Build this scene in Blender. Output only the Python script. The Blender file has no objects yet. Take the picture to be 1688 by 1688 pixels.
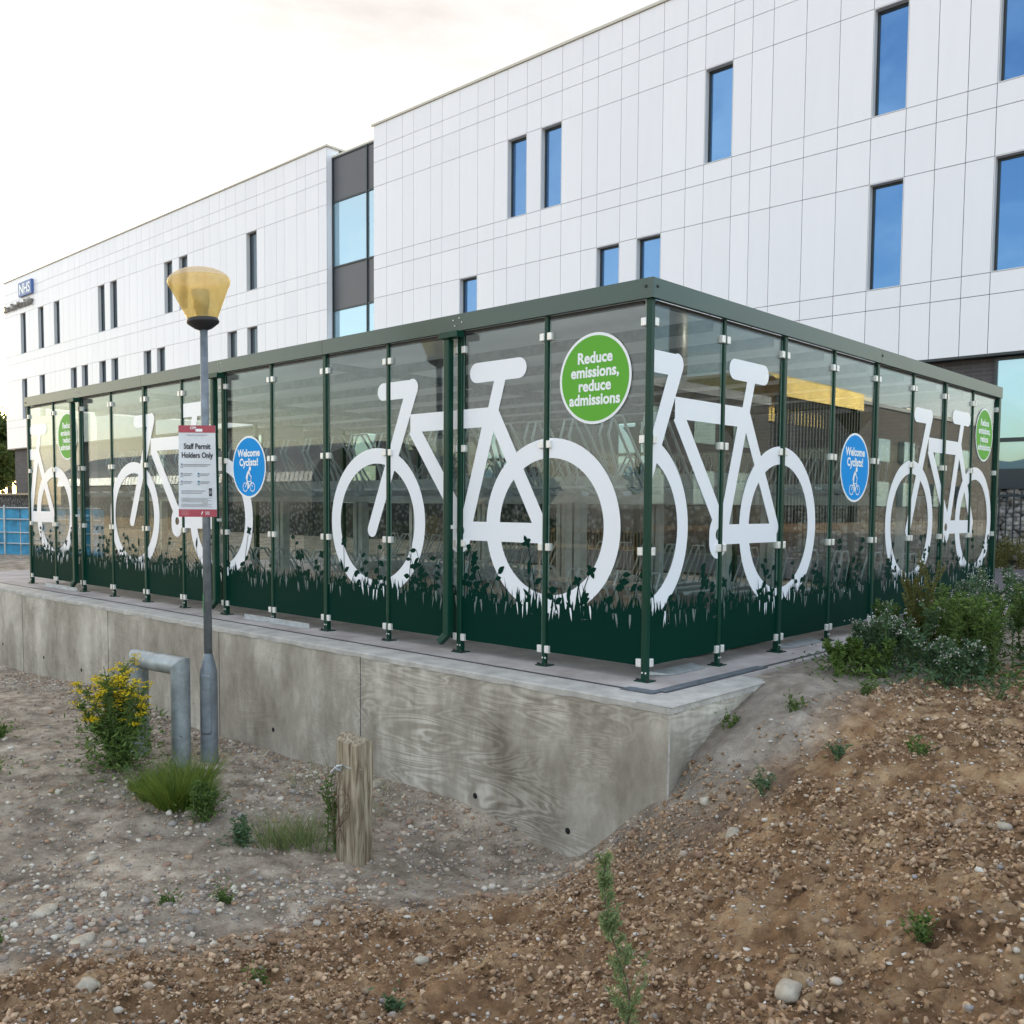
import bpy, bmesh, math, random
import numpy as np
from mathutils import Vector, Matrix, geometry
random.seed(7); RNG=np.random.default_rng(7)
R=math.radians; PI=math.pi
S=bpy.context.scene; COL=S.collection
# ------------------------------------------------------------------ materials
def nm(name):
    m=bpy.data.materials.new(name); m.use_nodes=True
    nt=m.node_tree; return m,nt,nt.nodes,nt.links,nt.nodes['Principled BSDF']
def mat(name,col,rough=.6,metal=0,vary=.0,scale=6,bump=0,bscale=40,spec=.5,col2=None,bdist=.01,detail=6,coat=0):
    m,nt,N,L,b=nm(name)
    b.inputs['Base Color'].default_value=(*col,1); b.inputs['Roughness'].default_value=rough
    b.inputs['Metallic'].default_value=metal; b.inputs['Specular IOR Level'].default_value=spec
    if coat: b.inputs['Coat Weight'].default_value=coat; b.inputs['Coat Roughness'].default_value=.15
    tc=N.new('ShaderNodeTexCoord')
    if vary or col2:
        n=N.new('ShaderNodeTexNoise'); n.inputs['Scale'].default_value=scale; n.inputs['Detail'].default_value=detail; n.inputs['Roughness'].default_value=.6
        L.new(tc.outputs['Object'],n.inputs['Vector'])
        r=N.new('ShaderNodeValToRGB'); r.color_ramp.elements[0].position=.35; r.color_ramp.elements[1].position=.68
        a=col if col2 else tuple(c*(1-vary) for c in col); c2=col2 or tuple(min(1,c*(1+vary)) for c in col)
        r.color_ramp.elements[0].color=(*a,1); r.color_ramp.elements[1].color=(*c2,1)
        L.new(n.outputs['Fac'],r.inputs['Fac']); L.new(r.outputs['Color'],b.inputs['Base Color'])
    if bump:
        n2=N.new('ShaderNodeTexNoise'); n2.inputs['Scale'].default_value=bscale; n2.inputs['Detail'].default_value=8
        L.new(tc.outputs['Object'],n2.inputs['Vector'])
        bp=N.new('ShaderNodeBump'); bp.inputs['Strength'].default_value=bump; bp.inputs['Distance'].default_value=bdist
        L.new(n2.outputs['Fac'],bp.inputs['Height']); L.new(bp.outputs['Normal'],b.inputs['Normal'])
    return m
def leafmat(name,c1,c2,trans=.25,rough=.6):
    m,nt,N,L,b=nm(name)
    g=N.new('ShaderNodeNewGeometry'); r=N.new('ShaderNodeValToRGB')
    r.color_ramp.elements[0].color=(*c1,1); r.color_ramp.elements[1].color=(*c2,1)
    L.new(g.outputs['Random Per Island'],r.inputs['Fac']); L.new(r.outputs['Color'],b.inputs['Base Color'])
    b.inputs['Roughness'].default_value=rough; b.inputs['Specular IOR Level'].default_value=.25
    t=N.new('ShaderNodeBsdfTranslucent'); L.new(r.outputs['Color'],t.inputs['Color'])
    mx=N.new('ShaderNodeMixShader'); mx.inputs[0].default_value=trans
    L.new(b.outputs[0],mx.inputs[1]); L.new(t.outputs[0],mx.inputs[2]); L.new(mx.outputs[0],N['Material Output'].inputs[0])
    return m
def schlick(N,L,f0):
    g=N.new('ShaderNodeNewGeometry'); d=N.new('ShaderNodeVectorMath'); d.operation='DOT_PRODUCT'
    L.new(g.outputs['Incoming'],d.inputs[0]); L.new(g.outputs['Normal'],d.inputs[1])
    def mm(op,a,b):
        n=N.new('ShaderNodeMath'); n.operation=op
        for i,v in enumerate((a,b)):
            if v is None: continue
            if isinstance(v,(int,float)): n.inputs[i].default_value=v
            else: L.new(v,n.inputs[i])
        return n.outputs[0]
    a=mm('ABSOLUTE',d.outputs['Value'],None); o=mm('SUBTRACT',1,a); p=mm('POWER',o,5); q=mm('MULTIPLY',p,1-f0); return mm('ADD',q,f0)
def glassmat(name,tint=(.9,.94,.92),f0=.045,rough=.0):
    m,nt,N,L,b=nm(name); N.remove(b)
    t=N.new('ShaderNodeBsdfTransparent'); t.inputs[0].default_value=(*tint,1)
    g=N.new('ShaderNodeBsdfGlossy'); g.inputs['Roughness'].default_value=rough; g.inputs[0].default_value=(.88,.95,1,1)
    mx=N.new('ShaderNodeMixShader'); L.new(schlick(N,L,f0),mx.inputs[0]); L.new(t.outputs[0],mx.inputs[1]); L.new(g.outputs[0],mx.inputs[2])
    L.new(mx.outputs[0],N['Material Output'].inputs[0]); return m
def paneglass(name,base,gl,f0,rough=.01):
    m,nt,N,L,b=nm(name); b.inputs['Base Color'].default_value=(*base,1); b.inputs['Roughness'].default_value=.3
    g=N.new('ShaderNodeBsdfGlossy'); g.inputs['Roughness'].default_value=rough; g.inputs[0].default_value=(*gl,1)
    tc=N.new('ShaderNodeTexCoord'); n=N.new('ShaderNodeTexNoise'); n.inputs['Scale'].default_value=.6; L.new(tc.outputs['Object'],n.inputs['Vector'])
    bp=N.new('ShaderNodeBump'); bp.inputs['Strength'].default_value=.12; bp.inputs['Distance'].default_value=.1
    L.new(n.outputs['Fac'],bp.inputs['Height']); L.new(bp.outputs['Normal'],g.inputs['Normal'])
    mx=N.new('ShaderNodeMixShader'); L.new(schlick(N,L,f0),mx.inputs[0]); L.new(b.outputs[0],mx.inputs[1]); L.new(g.outputs[0],mx.inputs[2])
    L.new(mx.outputs[0],N['Material Output'].inputs[0]); return m
def brickmat(name,c1,c2,mortar,sx=1.0):
    m,nt,N,L,b=nm(name); tc=N.new('ShaderNodeTexCoord'); sp=N.new('ShaderNodeSeparateXYZ'); cb=N.new('ShaderNodeCombineXYZ'); ad=N.new('ShaderNodeMath'); ad.operation='ADD'
    L.new(tc.outputs['Object'],sp.inputs[0]); L.new(sp.outputs['X'],ad.inputs[0]); L.new(sp.outputs['Y'],ad.inputs[1]); L.new(ad.outputs[0],cb.inputs['X']); L.new(sp.outputs['Z'],cb.inputs['Y'])
    t=N.new('ShaderNodeTexBrick'); L.new(cb.outputs[0],t.inputs['Vector']); t.inputs['Color1'].default_value=(*c1,1); t.inputs['Color2'].default_value=(*c2,1); t.inputs['Mortar'].default_value=(*mortar,1)
    t.inputs['Scale'].default_value=1; t.inputs['Brick Width'].default_value=.44*sx; t.inputs['Row Height'].default_value=.095*sx; t.inputs['Mortar Size'].default_value=.008; t.inputs['Bias'].default_value=0
    L.new(t.outputs['Color'],b.inputs['Base Color']); b.inputs['Roughness'].default_value=.75
    bp=N.new('ShaderNodeBump'); bp.inputs['Strength'].default_value=.5; bp.inputs['Distance'].default_value=.01; bp.invert=True
    L.new(t.outputs['Fac'],bp.inputs['Height']); L.new(bp.outputs['Normal'],b.inputs['Normal']); return m
M={}
M['green']=mat('green_paint',(.002,.040,.024),.38,vary=.12,scale=3,spec=.3,bump=.04,bscale=300,bdist=.002)
M['fascia']=mat('green_fascia_paint',(.012,.050,.036),.34,vary=.1,scale=2,spec=.75)
M['clad']=mat('white_cladding',(.80,.80,.83),.38,vary=.025,scale=.35,spec=.5)
def cladmat():
    m,nt,N,L,b=nm('white_cladding'); g=N.new('ShaderNodeNewGeometry'); r=N.new('ShaderNodeValToRGB'); r.color_ramp.elements[0].color=(.775,.775,.82,1); r.color_ramp.elements[1].color=(.81,.81,.85,1); L.new(g.outputs['Random Per Island'],r.inputs['Fac'])
    tc=N.new('ShaderNodeTexCoord'); mp=N.new('ShaderNodeMapping'); mp.inputs['Scale'].default_value=(2,1,.25); L.new(tc.outputs['Object'],mp.inputs[0]); n=N.new('ShaderNodeTexNoise'); n.inputs['Scale'].default_value=2; n.inputs['Detail'].default_value=8; L.new(mp.outputs[0],n.inputs['Vector'])
    mr=N.new('ShaderNodeMapRange'); mr.inputs[3].default_value=.96; mr.inputs[4].default_value=1.02; L.new(n.outputs['Fac'],mr.inputs[0]); v=N.new('ShaderNodeVectorMath'); v.operation='SCALE'; L.new(r.outputs['Color'],v.inputs[0]); L.new(mr.outputs[0],v.inputs['Scale']); L.new(v.outputs[0],b.inputs['Base Color']); b.inputs['Roughness'].default_value=.35; return m
M['clad']=cladmat()
M['joint']=mat('joint_backing',(.07,.068,.072),.9)
M['reveal']=mat('window_reveal',(.62,.63,.65),.45,vary=.03,scale=1)
M['frame']=mat('window_frame',(.022,.032,.038),.35)
M['pane']=paneglass('building_pane',(.01,.02,.04),(.21,.45,.82),.42)
M['pane_dark_refl']=paneglass('dark_reflection_pane',(.03,.038,.045),(.22,.30,.38),.22)  # same glass as pane; darker reflections put into its colour for the left wing
M['pane2']=paneglass('stair_pane',(.16,.26,.3),(.62,.85,1.0),.40)
M['spandrel']=mat('grey_spandrel',(.085,.087,.098),.35,vary=.05,scale=.6)
M['coping']=mat('parapet_coping',(.55,.53,.46),.5)
M['brick']=brickmat('grey_brick',(.055,.05,.055),(.085,.075,.08),(.12,.115,.115))
M['redbrick']=brickmat('dark_brown_brick',(.022,.02,.019),(.036,.03,.028),(.05,.047,.045),1.5)
M['glass']=glassmat('shelter_glass',(.81,.84,.825),.043)
M['glassedge']=mat('glass_edge',(.25,.38,.33),.15)
M['vinylW']=mat('white_vinyl',(.80,.82,.87),.3,spec=.5,coat=.2)
M['vinylG']=mat('dark_green_vinyl',(.0008,.026,.017),.6,spec=.05)
M['frost']=mat('frosted_vinyl',(.16,.19,.18),.6)
M['stickG']=mat('green_sticker',(.12,.40,.04),.5,spec=.2)
M['stickB']=mat('blue_sticker',(.0,.27,.70),.55,spec=.12)
M['stickW']=mat('sticker_white',(.82,.85,.86),.4)
M['clip']=mat('brushed_clip',(.78,.77,.74),.38,metal=.35,vary=.08,scale=60)
M['galv']=mat('galvanised_steel',(.46,.49,.51),.42,metal=.55,vary=.16,scale=14,bump=.05,bscale=80)
M['rack']=mat('rack_steel',(.62,.66,.68),.4,metal=.25,vary=.15,scale=10)
M['galvd']=mat('galvanised_old',(.20,.225,.25),.5,metal=.35,vary=.25,scale=9,bump=.08,bscale=60,detail=9)
M['galvl']=mat('galvanised_pale',(.30,.335,.35),.45,metal=.4,vary=.3,scale=7,bump=.08,bscale=60,detail=9)
M['roof']=mat('roof_sheet',(.42,.42,.40),.55,vary=.15,scale=1.2)
def roofmat():
    m,nt,N,L,b=nm('translucent_roof'); b.inputs['Base Color'].default_value=(.55,.55,.52,1); b.inputs['Roughness'].default_value=.5
    tc=N.new('ShaderNodeTexCoord'); n=N.new('ShaderNodeTexNoise'); n.inputs['Scale'].default_value=.8; n.inputs['Detail'].default_value=6; mp=N.new('ShaderNodeMapping'); mp.inputs['Scale'].default_value=(.5,3,1); L.new(tc.outputs['Object'],mp.inputs[0]); L.new(mp.outputs[0],n.inputs['Vector'])
    r=N.new('ShaderNodeValToRGB'); r.color_ramp.elements[0].position=.3; r.color_ramp.elements[0].color=(.22,.22,.21,1); r.color_ramp.elements[1].position=.7; r.color_ramp.elements[1].color=(.55,.55,.52,1); L.new(n.outputs['Fac'],r.inputs['Fac'])
    t=N.new('ShaderNodeBsdfTranslucent'); L.new(r.outputs['Color'],t.inputs[0]); mx=N.new('ShaderNodeMixShader'); mx.inputs[0].default_value=.22; L.new(b.outputs[0],mx.inputs[1]); L.new(t.outputs[0],mx.inputs[2]); L.new(mx.outputs[0],N['Material Output'].inputs[0]); return m
M['roof']=roofmat()
M['black']=mat('dark_plastic',(.02,.02,.022),.5)
M['grate']=mat('drain_iron',(.055,.055,.065),.6,vary=.3,scale=30)
M['dark']=mat('hole_dark',(.008,.008,.008),.9)
M['red']=mat('sign_red',(.36,.05,.075),.4,vary=.1,scale=10)
M['signW']=mat('sign_white',(.62,.64,.68),.35,vary=.06,scale=9,coat=.3)
M['ink']=mat('sign_ink',(.03,.03,.035),.5)
M['inkg']=mat('sign_ink_grey',(.23,.23,.26),.5)
M['inkb']=mat('sign_ink_blue',(.03,.16,.25),.5)
M['nhs']=mat('lozenge_blue',(.06,.14,.38),.4)
M['wire']=mat('rusty_wire',(.12,.07,.05),.7,metal=.4)
M['bark']=mat('bark',(.09,.07,.05),.9,vary=.3,scale=12,bump=.5,bscale=30)
M['stem']=mat('plant_stem',(.09,.13,.04),.7,vary=.2,scale=20)
M['stemr']=mat('reddish_stem',(.10,.06,.05),.7,vary=.2,scale=20)
M['straw']=mat('dry_straw',(.36,.28,.16),.8,vary=.25,scale=20)
M['leafA']=leafmat('weed_leaf',(.05,.10,.022),(.16,.24,.055))
M['leafB']=leafmat('weed_leaf_blue',(.06,.12,.065),(.12,.2,.09))
M['leafC']=leafmat('sprig_leaf',(.17,.24,.10),(.32,.38,.18),.4)
M['grassA']=leafmat('tuft_grass',(.06,.13,.02),(.20,.24,.035))
M['grassB']=leafmat('thin_grass',(.10,.16,.05),(.27,.30,.12))
M['yellow']=leafmat('yellow_floret',(.62,.46,.01),(.80,.62,.03))
M['fluff']=leafmat('seed_fluff',(.42,.36,.34),(.66,.62,.6))
M['dockleaf']=leafmat('dock_leaf',(.13,.12,.03),(.24,.20,.06))
M['treeA']=leafmat('tree_leaf',(.03,.06,.015),(.10,.13,.035))
M['treeB']=leafmat('bush_leaf',(.09,.11,.03),(.22,.19,.07))
M['tarmac']=mat('tarmac',(.085,.08,.085),.85,vary=.15,scale=8,bump=.4,bscale=200)
M['mesh']=mat('blue_mesh',(.05,.27,.45),.7,vary=.35,scale=3)
M['timber']=mat('timber_board',(.42,.29,.15),.75,vary=.25,scale=5)
M['amber']=None
def timberpost():
    m,nt,N,L,b=nm('weathered_timber'); tc=N.new('ShaderNodeTexCoord'); mp=N.new('ShaderNodeMapping'); mp.inputs['Scale'].default_value=(18,18,1.6); L.new(tc.outputs['Object'],mp.inputs[0])
    n=N.new('ShaderNodeTexNoise'); n.inputs['Scale'].default_value=3; n.inputs['Detail'].default_value=8; n.inputs['Distortion'].default_value=.6; L.new(mp.outputs[0],n.inputs['Vector'])
    r=N.new('ShaderNodeValToRGB'); e=r.color_ramp.elements; e[0].position=.3; e[0].color=(.10,.065,.035,1); e[1].position=.7; e[1].color=(.44,.37,.27,1)
    x=r.color_ramp.elements.new(.5); x.color=(.27,.22,.15,1)
    L.new(n.outputs['Fac'],r.inputs['Fac']); L.new(r.outputs['Color'],b.inputs['Base Color']); b.inputs['Roughness'].default_value=.85
    bp=N.new('ShaderNodeBump'); bp.inputs['Strength'].default_value=.8; bp.inputs['Distance'].default_value=.01; L.new(n.outputs['Fac'],bp.inputs['Height']); L.new(bp.outputs['Normal'],b.inputs['Normal']); return m
M['postwood']=timberpost()
def concrete():
    m,nt,N,L,b=nm('board_marked_concrete'); tc=N.new('ShaderNodeTexCoord')
    mp=N.new('ShaderNodeMapping'); mp.inputs['Scale'].default_value=(.55,.55,2.6); L.new(tc.outputs['Object'],mp.inputs[0])
    w=N.new('ShaderNodeTexNoise'); w.inputs['Scale'].default_value=1.5; w.inputs['Detail'].default_value=3.0; w.inputs['Distortion'].default_value=1.1; L.new(mp.outputs[0],w.inputs['Vector'])
    k=N.new('ShaderNodeMath'); k.operation='MULTIPLY'; k.inputs[1].default_value=85; L.new(w.outputs['Fac'],k.inputs[0])
    s=N.new('ShaderNodeMath'); s.operation='SINE'; L.new(k.outputs[0],s.inputs[0])
    # grain strength varies with place: strong near the corner panel
    sx=N.new('ShaderNodeSeparateXYZ'); L.new(tc.outputs['Object'],sx.inputs[0])
    gs=N.new('ShaderNodeMapRange'); gs.inputs[1].default_value=-2.45; gs.inputs[2].default_value=-2.35; gs.inputs[3].default_value=.22; gs.inputs[4].default_value=1; L.new(sx.outputs['X'],gs.inputs[0])
    n=N.new('ShaderNodeTexNoise'); n.inputs['Scale'].default_value=1.3; n.inputs['Detail'].default_value=5; L.new(tc.outputs['Object'],n.inputs['Vector'])
    r=N.new('ShaderNodeMapRange'); r.inputs[1].default_value=.38; r.inputs[2].default_value=.6; L.new(n.outputs['Fac'],r.inputs[0])
    mu=N.new('ShaderNodeMath'); mu.operation='MULTIPLY'; L.new(gs.outputs[0],mu.inputs[0]); L.new(r.outputs[0],mu.inputs[1])
    m2=N.new('ShaderNodeMath'); m2.operation='MULTIPLY'; L.new(mu.outputs[0],m2.inputs[0]); L.new(s.outputs[0],m2.inputs[1])
    m3=N.new('ShaderNodeMath'); m3.operation='MULTIPLY'; m3.inputs[1].default_value=.105; L.new(m2.outputs[0],m3.inputs[0])
    mp2=N.new('ShaderNodeMapping'); mp2.inputs['Scale'].default_value=(1.5,1.5,.75); L.new(tc.outputs['Object'],mp2.inputs[0])
    st=N.new('ShaderNodeTexNoise'); st.inputs['Scale'].default_value=1.5; st.inputs['Detail'].default_value=11; st.inputs['Roughness'].default_value=.68; L.new(mp2.outputs[0],st.inputs['Vector'])
    ad=N.new('ShaderNodeMath'); ad.operation='ADD'; L.new(st.outputs['Fac'],ad.inputs[0]); L.new(m3.outputs[0],ad.inputs[1])
    cr=N.new('ShaderNodeValToRGB'); e=cr.color_ramp.elements; e[0].position=.27; e[0].color=(.17,.147,.112,1); e[1].position=.72; e[1].color=(.64,.595,.52,1)
    x=cr.color_ramp.elements.new(.5); x.color=(.36,.325,.268,1)
    L.new(ad.outputs[0],cr.inputs['Fac']); L.new(cr.outputs['Color'],b.inputs['Base Color']); b.inputs['Roughness'].default_value=.8
    n5=N.new('ShaderNodeTexNoise'); n5.inputs['Scale'].default_value=60; n5.inputs['Detail'].default_value=6; L.new(tc.outputs['Object'],n5.inputs['Vector'])
    bp=N.new('ShaderNodeBump'); bp.inputs['Strength'].default_value=.35; bp.inputs['Distance'].default_value=.006; L.new(n5.outputs['Fac'],bp.inputs['Height']); L.new(bp.outputs['Normal'],b.inputs['Normal'])
    return m
M['conc']=concrete()
M['conctop']=mat('pale_concrete',(.44,.42,.385),.85,vary=.22,scale=5,bump=.4,bscale=70,detail=10)
def slabmat():
    m=mat('slab_concrete',(.33,.285,.265),.85,bump=.5,bscale=120,col2=(.52,.475,.455),scale=2.5,detail=12); return m
M['slab']=slabmat()
def soilmat():
    m,nt,N,L,b=nm('stony_soil'); a=N.new('ShaderNodeAttribute'); a.attribute_name='soil'; tc=N.new('ShaderNodeTexCoord')
    sp=N.new('ShaderNodeSeparateColor'); L.new(a.outputs['Color'],sp.inputs[0])
    def noise(sc,d=8,r=.62):
        n=N.new('ShaderNodeTexNoise'); n.inputs['Scale'].default_value=sc; n.inputs['Detail'].default_value=d; n.inputs['Roughness'].default_value=r; L.new(tc.outputs['Object'],n.inputs['Vector']); return n.outputs['Fac']
    def ramp(f,*st):
        r=N.new('ShaderNodeValToRGB'); e=r.color_ramp.elements
        while len(e)<len(st): e.new(.5)
        for i,(p,c) in enumerate(st): e[i].position=p; e[i].color=(*c,1)
        L.new(f,r.inputs['Fac']); return r.outputs['Color']
    def mix(f,x,y):
        mx=N.new('ShaderNodeMix'); mx.data_type='RGBA'; L.new(f,mx.inputs[0]); L.new(x,mx.inputs[6]); L.new(y,mx.inputs[7]); return mx.outputs[2]
    nz=noise(5,12,.7)
    gravel=ramp(nz,(.33,(.16,.127,.095)),(.5,(.39,.32,.245)),(.68,(.64,.55,.44)))
    soil=ramp(nz,(.33,(.12,.066,.032)),(.48,(.345,.205,.108)),(.66,(.62,.43,.25)))
    dust=ramp(nz,(.3,(.24,.20,.155)),(.5,(.37,.315,.255)),(.7,(.53,.47,.40)))
    c=mix(sp.outputs['Red'],gravel,soil); c=mix(sp.outputs['Green'],c,dust)
    big=N.new('ShaderNodeMapRange'); big.inputs[1].default_value=.36; big.inputs[2].default_value=.62; big.inputs[3].default_value=.74; big.inputs[4].default_value=1.22; L.new(noise(1.1,7,.68),big.inputs[0])
    sv=N.new('ShaderNodeVectorMath'); sv.operation='SCALE'; L.new(c,sv.inputs[0]); L.new(big.outputs[0],sv.inputs['Scale']); c=sv.outputs[0]
    vo=N.new('ShaderNodeTexVoronoi'); vo.inputs['Scale'].default_value=75; L.new(tc.outputs['Object'],vo.inputs['Vector'])
    vr=ramp(vo.outputs['Distance'],(.0,(1,1,1)),(.18,(0,0,0)),(1,(0,0,0)))
    vc=N.new('ShaderNodeSeparateColor'); L.new(vo.outputs['Color'],vc.inputs[0])
    g=N.new('ShaderNodeMath'); g.operation='GREATER_THAN'; g.inputs[1].default_value=.6; L.new(vc.outputs[0],g.inputs[0])
    mm=N.new('ShaderNodeMath'); mm.operation='MULTIPLY'; L.new(vr,mm.inputs[0]); L.new(g.outputs[0],mm.inputs[1])
    pale=N.new('ShaderNodeRGB'); pale.outputs[0].default_value=(.5,.45,.38,1)
    c=mix(mm.outputs[0],c,pale.outputs[0]); L.new(c,b.inputs['Base Color']); b.inputs['Roughness'].default_value=.92; b.inputs['Specular IOR Level'].default_value=.2
    h=noise(38,10,.75); bp=N.new('ShaderNodeBump'); bp.inputs['Strength'].default_value=1; bp.inputs['Distance'].default_value=.035; L.new(h,bp.inputs['Height']); L.new(bp.outputs['Normal'],b.inputs['Normal']); return m
M['soil']=soilmat()
def stonemat(name,cols):
    m,nt,N,L,b=nm(name); g=N.new('ShaderNodeNewGeometry'); r=N.new('ShaderNodeValToRGB'); r.color_ramp.interpolation='CONSTANT'; e=r.color_ramp.elements
    while len(e)<len(cols): e.new(.5)
    for i,c in enumerate(cols): e[i].position=i/len(cols); e[i].color=(*c,1)
    L.new(g.outputs['Random Per Island'],r.inputs['Fac'])
    tc=N.new('ShaderNodeTexCoord'); n=N.new('ShaderNodeTexNoise'); n.inputs['Scale'].default_value=90; n.inputs['Detail'].default_value=5; L.new(tc.outputs['Object'],n.inputs['Vector'])
    mr=N.new('ShaderNodeMapRange'); mr.inputs[3].default_value=.65; mr.inputs[4].default_value=1.3; L.new(n.outputs['Fac'],mr.inputs[0])
    vm=N.new('ShaderNodeVectorMath'); vm.operation='SCALE'; L.new(r.outputs['Color'],vm.inputs[0]); L.new(mr.outputs[0],vm.inputs['Scale']); L.new(vm.outputs[0],b.inputs['Base Color'])
    b.inputs['Roughness'].default_value=.85; bp=N.new('ShaderNodeBump'); bp.inputs['Strength'].default_value=.5; bp.inputs['Distance'].default_value=.004; L.new(n.outputs['Fac'],bp.inputs['Height']); L.new(bp.outputs['Normal'],b.inputs['Normal']); return m
M['pebble']=stonemat('pebble',[(.33,.25,.18),(.42,.35,.27),(.25,.20,.165),(.50,.43,.35),(.36,.23,.14),(.30,.27,.24),(.60,.55,.46),(.28,.18,.125),(.38,.31,.24),(.22,.19,.16),(.45,.37,.28)])
M['clod']=stonemat('clod',[(.28,.175,.098),(.42,.275,.165),(.19,.112,.06),(.54,.385,.245),(.33,.21,.12),(.30,.215,.14)])
M['flint']=stonemat('flint',[(.58,.54,.46),(.46,.41,.34),(.64,.61,.56),(.38,.30,.22),(.54,.50,.43),(.30,.28,.27)])
M['gabion']=stonemat('gabion_stone',[(.30,.29,.28),(.42,.40,.38),(.22,.21,.2),(.5,.48,.45)])
M['buff']=mat('buff_stone',(.30,.26,.20),.9,col2=(.50,.45,.36),scale=14,bump=.5,bscale=50)
def gabface():
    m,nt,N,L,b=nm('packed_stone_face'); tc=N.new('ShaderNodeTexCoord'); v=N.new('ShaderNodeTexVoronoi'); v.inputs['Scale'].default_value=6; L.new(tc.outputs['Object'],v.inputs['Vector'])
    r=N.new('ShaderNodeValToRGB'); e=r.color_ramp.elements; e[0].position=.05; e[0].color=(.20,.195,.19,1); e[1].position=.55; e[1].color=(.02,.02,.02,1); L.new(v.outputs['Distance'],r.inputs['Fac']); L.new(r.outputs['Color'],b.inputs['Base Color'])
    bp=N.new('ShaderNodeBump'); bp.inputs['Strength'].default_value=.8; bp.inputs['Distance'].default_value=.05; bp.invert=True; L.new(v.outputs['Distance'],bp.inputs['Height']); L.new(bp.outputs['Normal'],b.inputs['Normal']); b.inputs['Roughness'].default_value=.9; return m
M['gabface']=gabface()
def ambermat(name='amber_acrylic',c1=(.70,.50,.17),c2=(.98,.84,.46),tr_=(.97,.86,.56),ft=.6,fx=.52):
    m,nt,N,L,b=nm(name); b.inputs['Base Color'].default_value=(.72,.45,.13,1); b.inputs['Roughness'].default_value=.22
    tc=N.new('ShaderNodeTexCoord'); n=N.new('ShaderNodeTexNoise'); n.inputs['Scale'].default_value=9; n.inputs['Detail'].default_value=3; b.inputs['Coat Weight'].default_value=.8; b.inputs['Coat Roughness'].default_value=.06; L.new(tc.outputs['Object'],n.inputs['Vector'])
    r=N.new('ShaderNodeValToRGB'); r.color_ramp.elements[0].color=(*c1,1); r.color_ramp.elements[0].position=.3; r.color_ramp.elements[1].color=(*c2,1); L.new(n.outputs['Fac'],r.inputs['Fac']); L.new(r.outputs['Color'],b.inputs['Base Color'])
    t=N.new('ShaderNodeBsdfTranslucent'); L.new(r.outputs['Color'],t.inputs[0]); tr=N.new('ShaderNodeBsdfTransparent'); tr.inputs[0].default_value=(*tr_,1)
    m1=N.new('ShaderNodeMixShader'); m1.inputs[0].default_value=ft; L.new(b.outputs[0],m1.inputs[1]); L.new(t.outputs[0],m1.inputs[2])
    m2=N.new('ShaderNodeMixShader'); m2.inputs[0].default_value=fx; L.new(m1.outputs[0],m2.inputs[1]); L.new(tr.outputs[0],m2.inputs[2]); L.new(m2.outputs[0],N['Material Output'].inputs[0]); return m
M['amber']=ambermat()
M['dome']=ambermat('frosted_dome',(.82,.68,.50),(.95,.86,.70),(.98,.9,.75),.65,.45)
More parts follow.
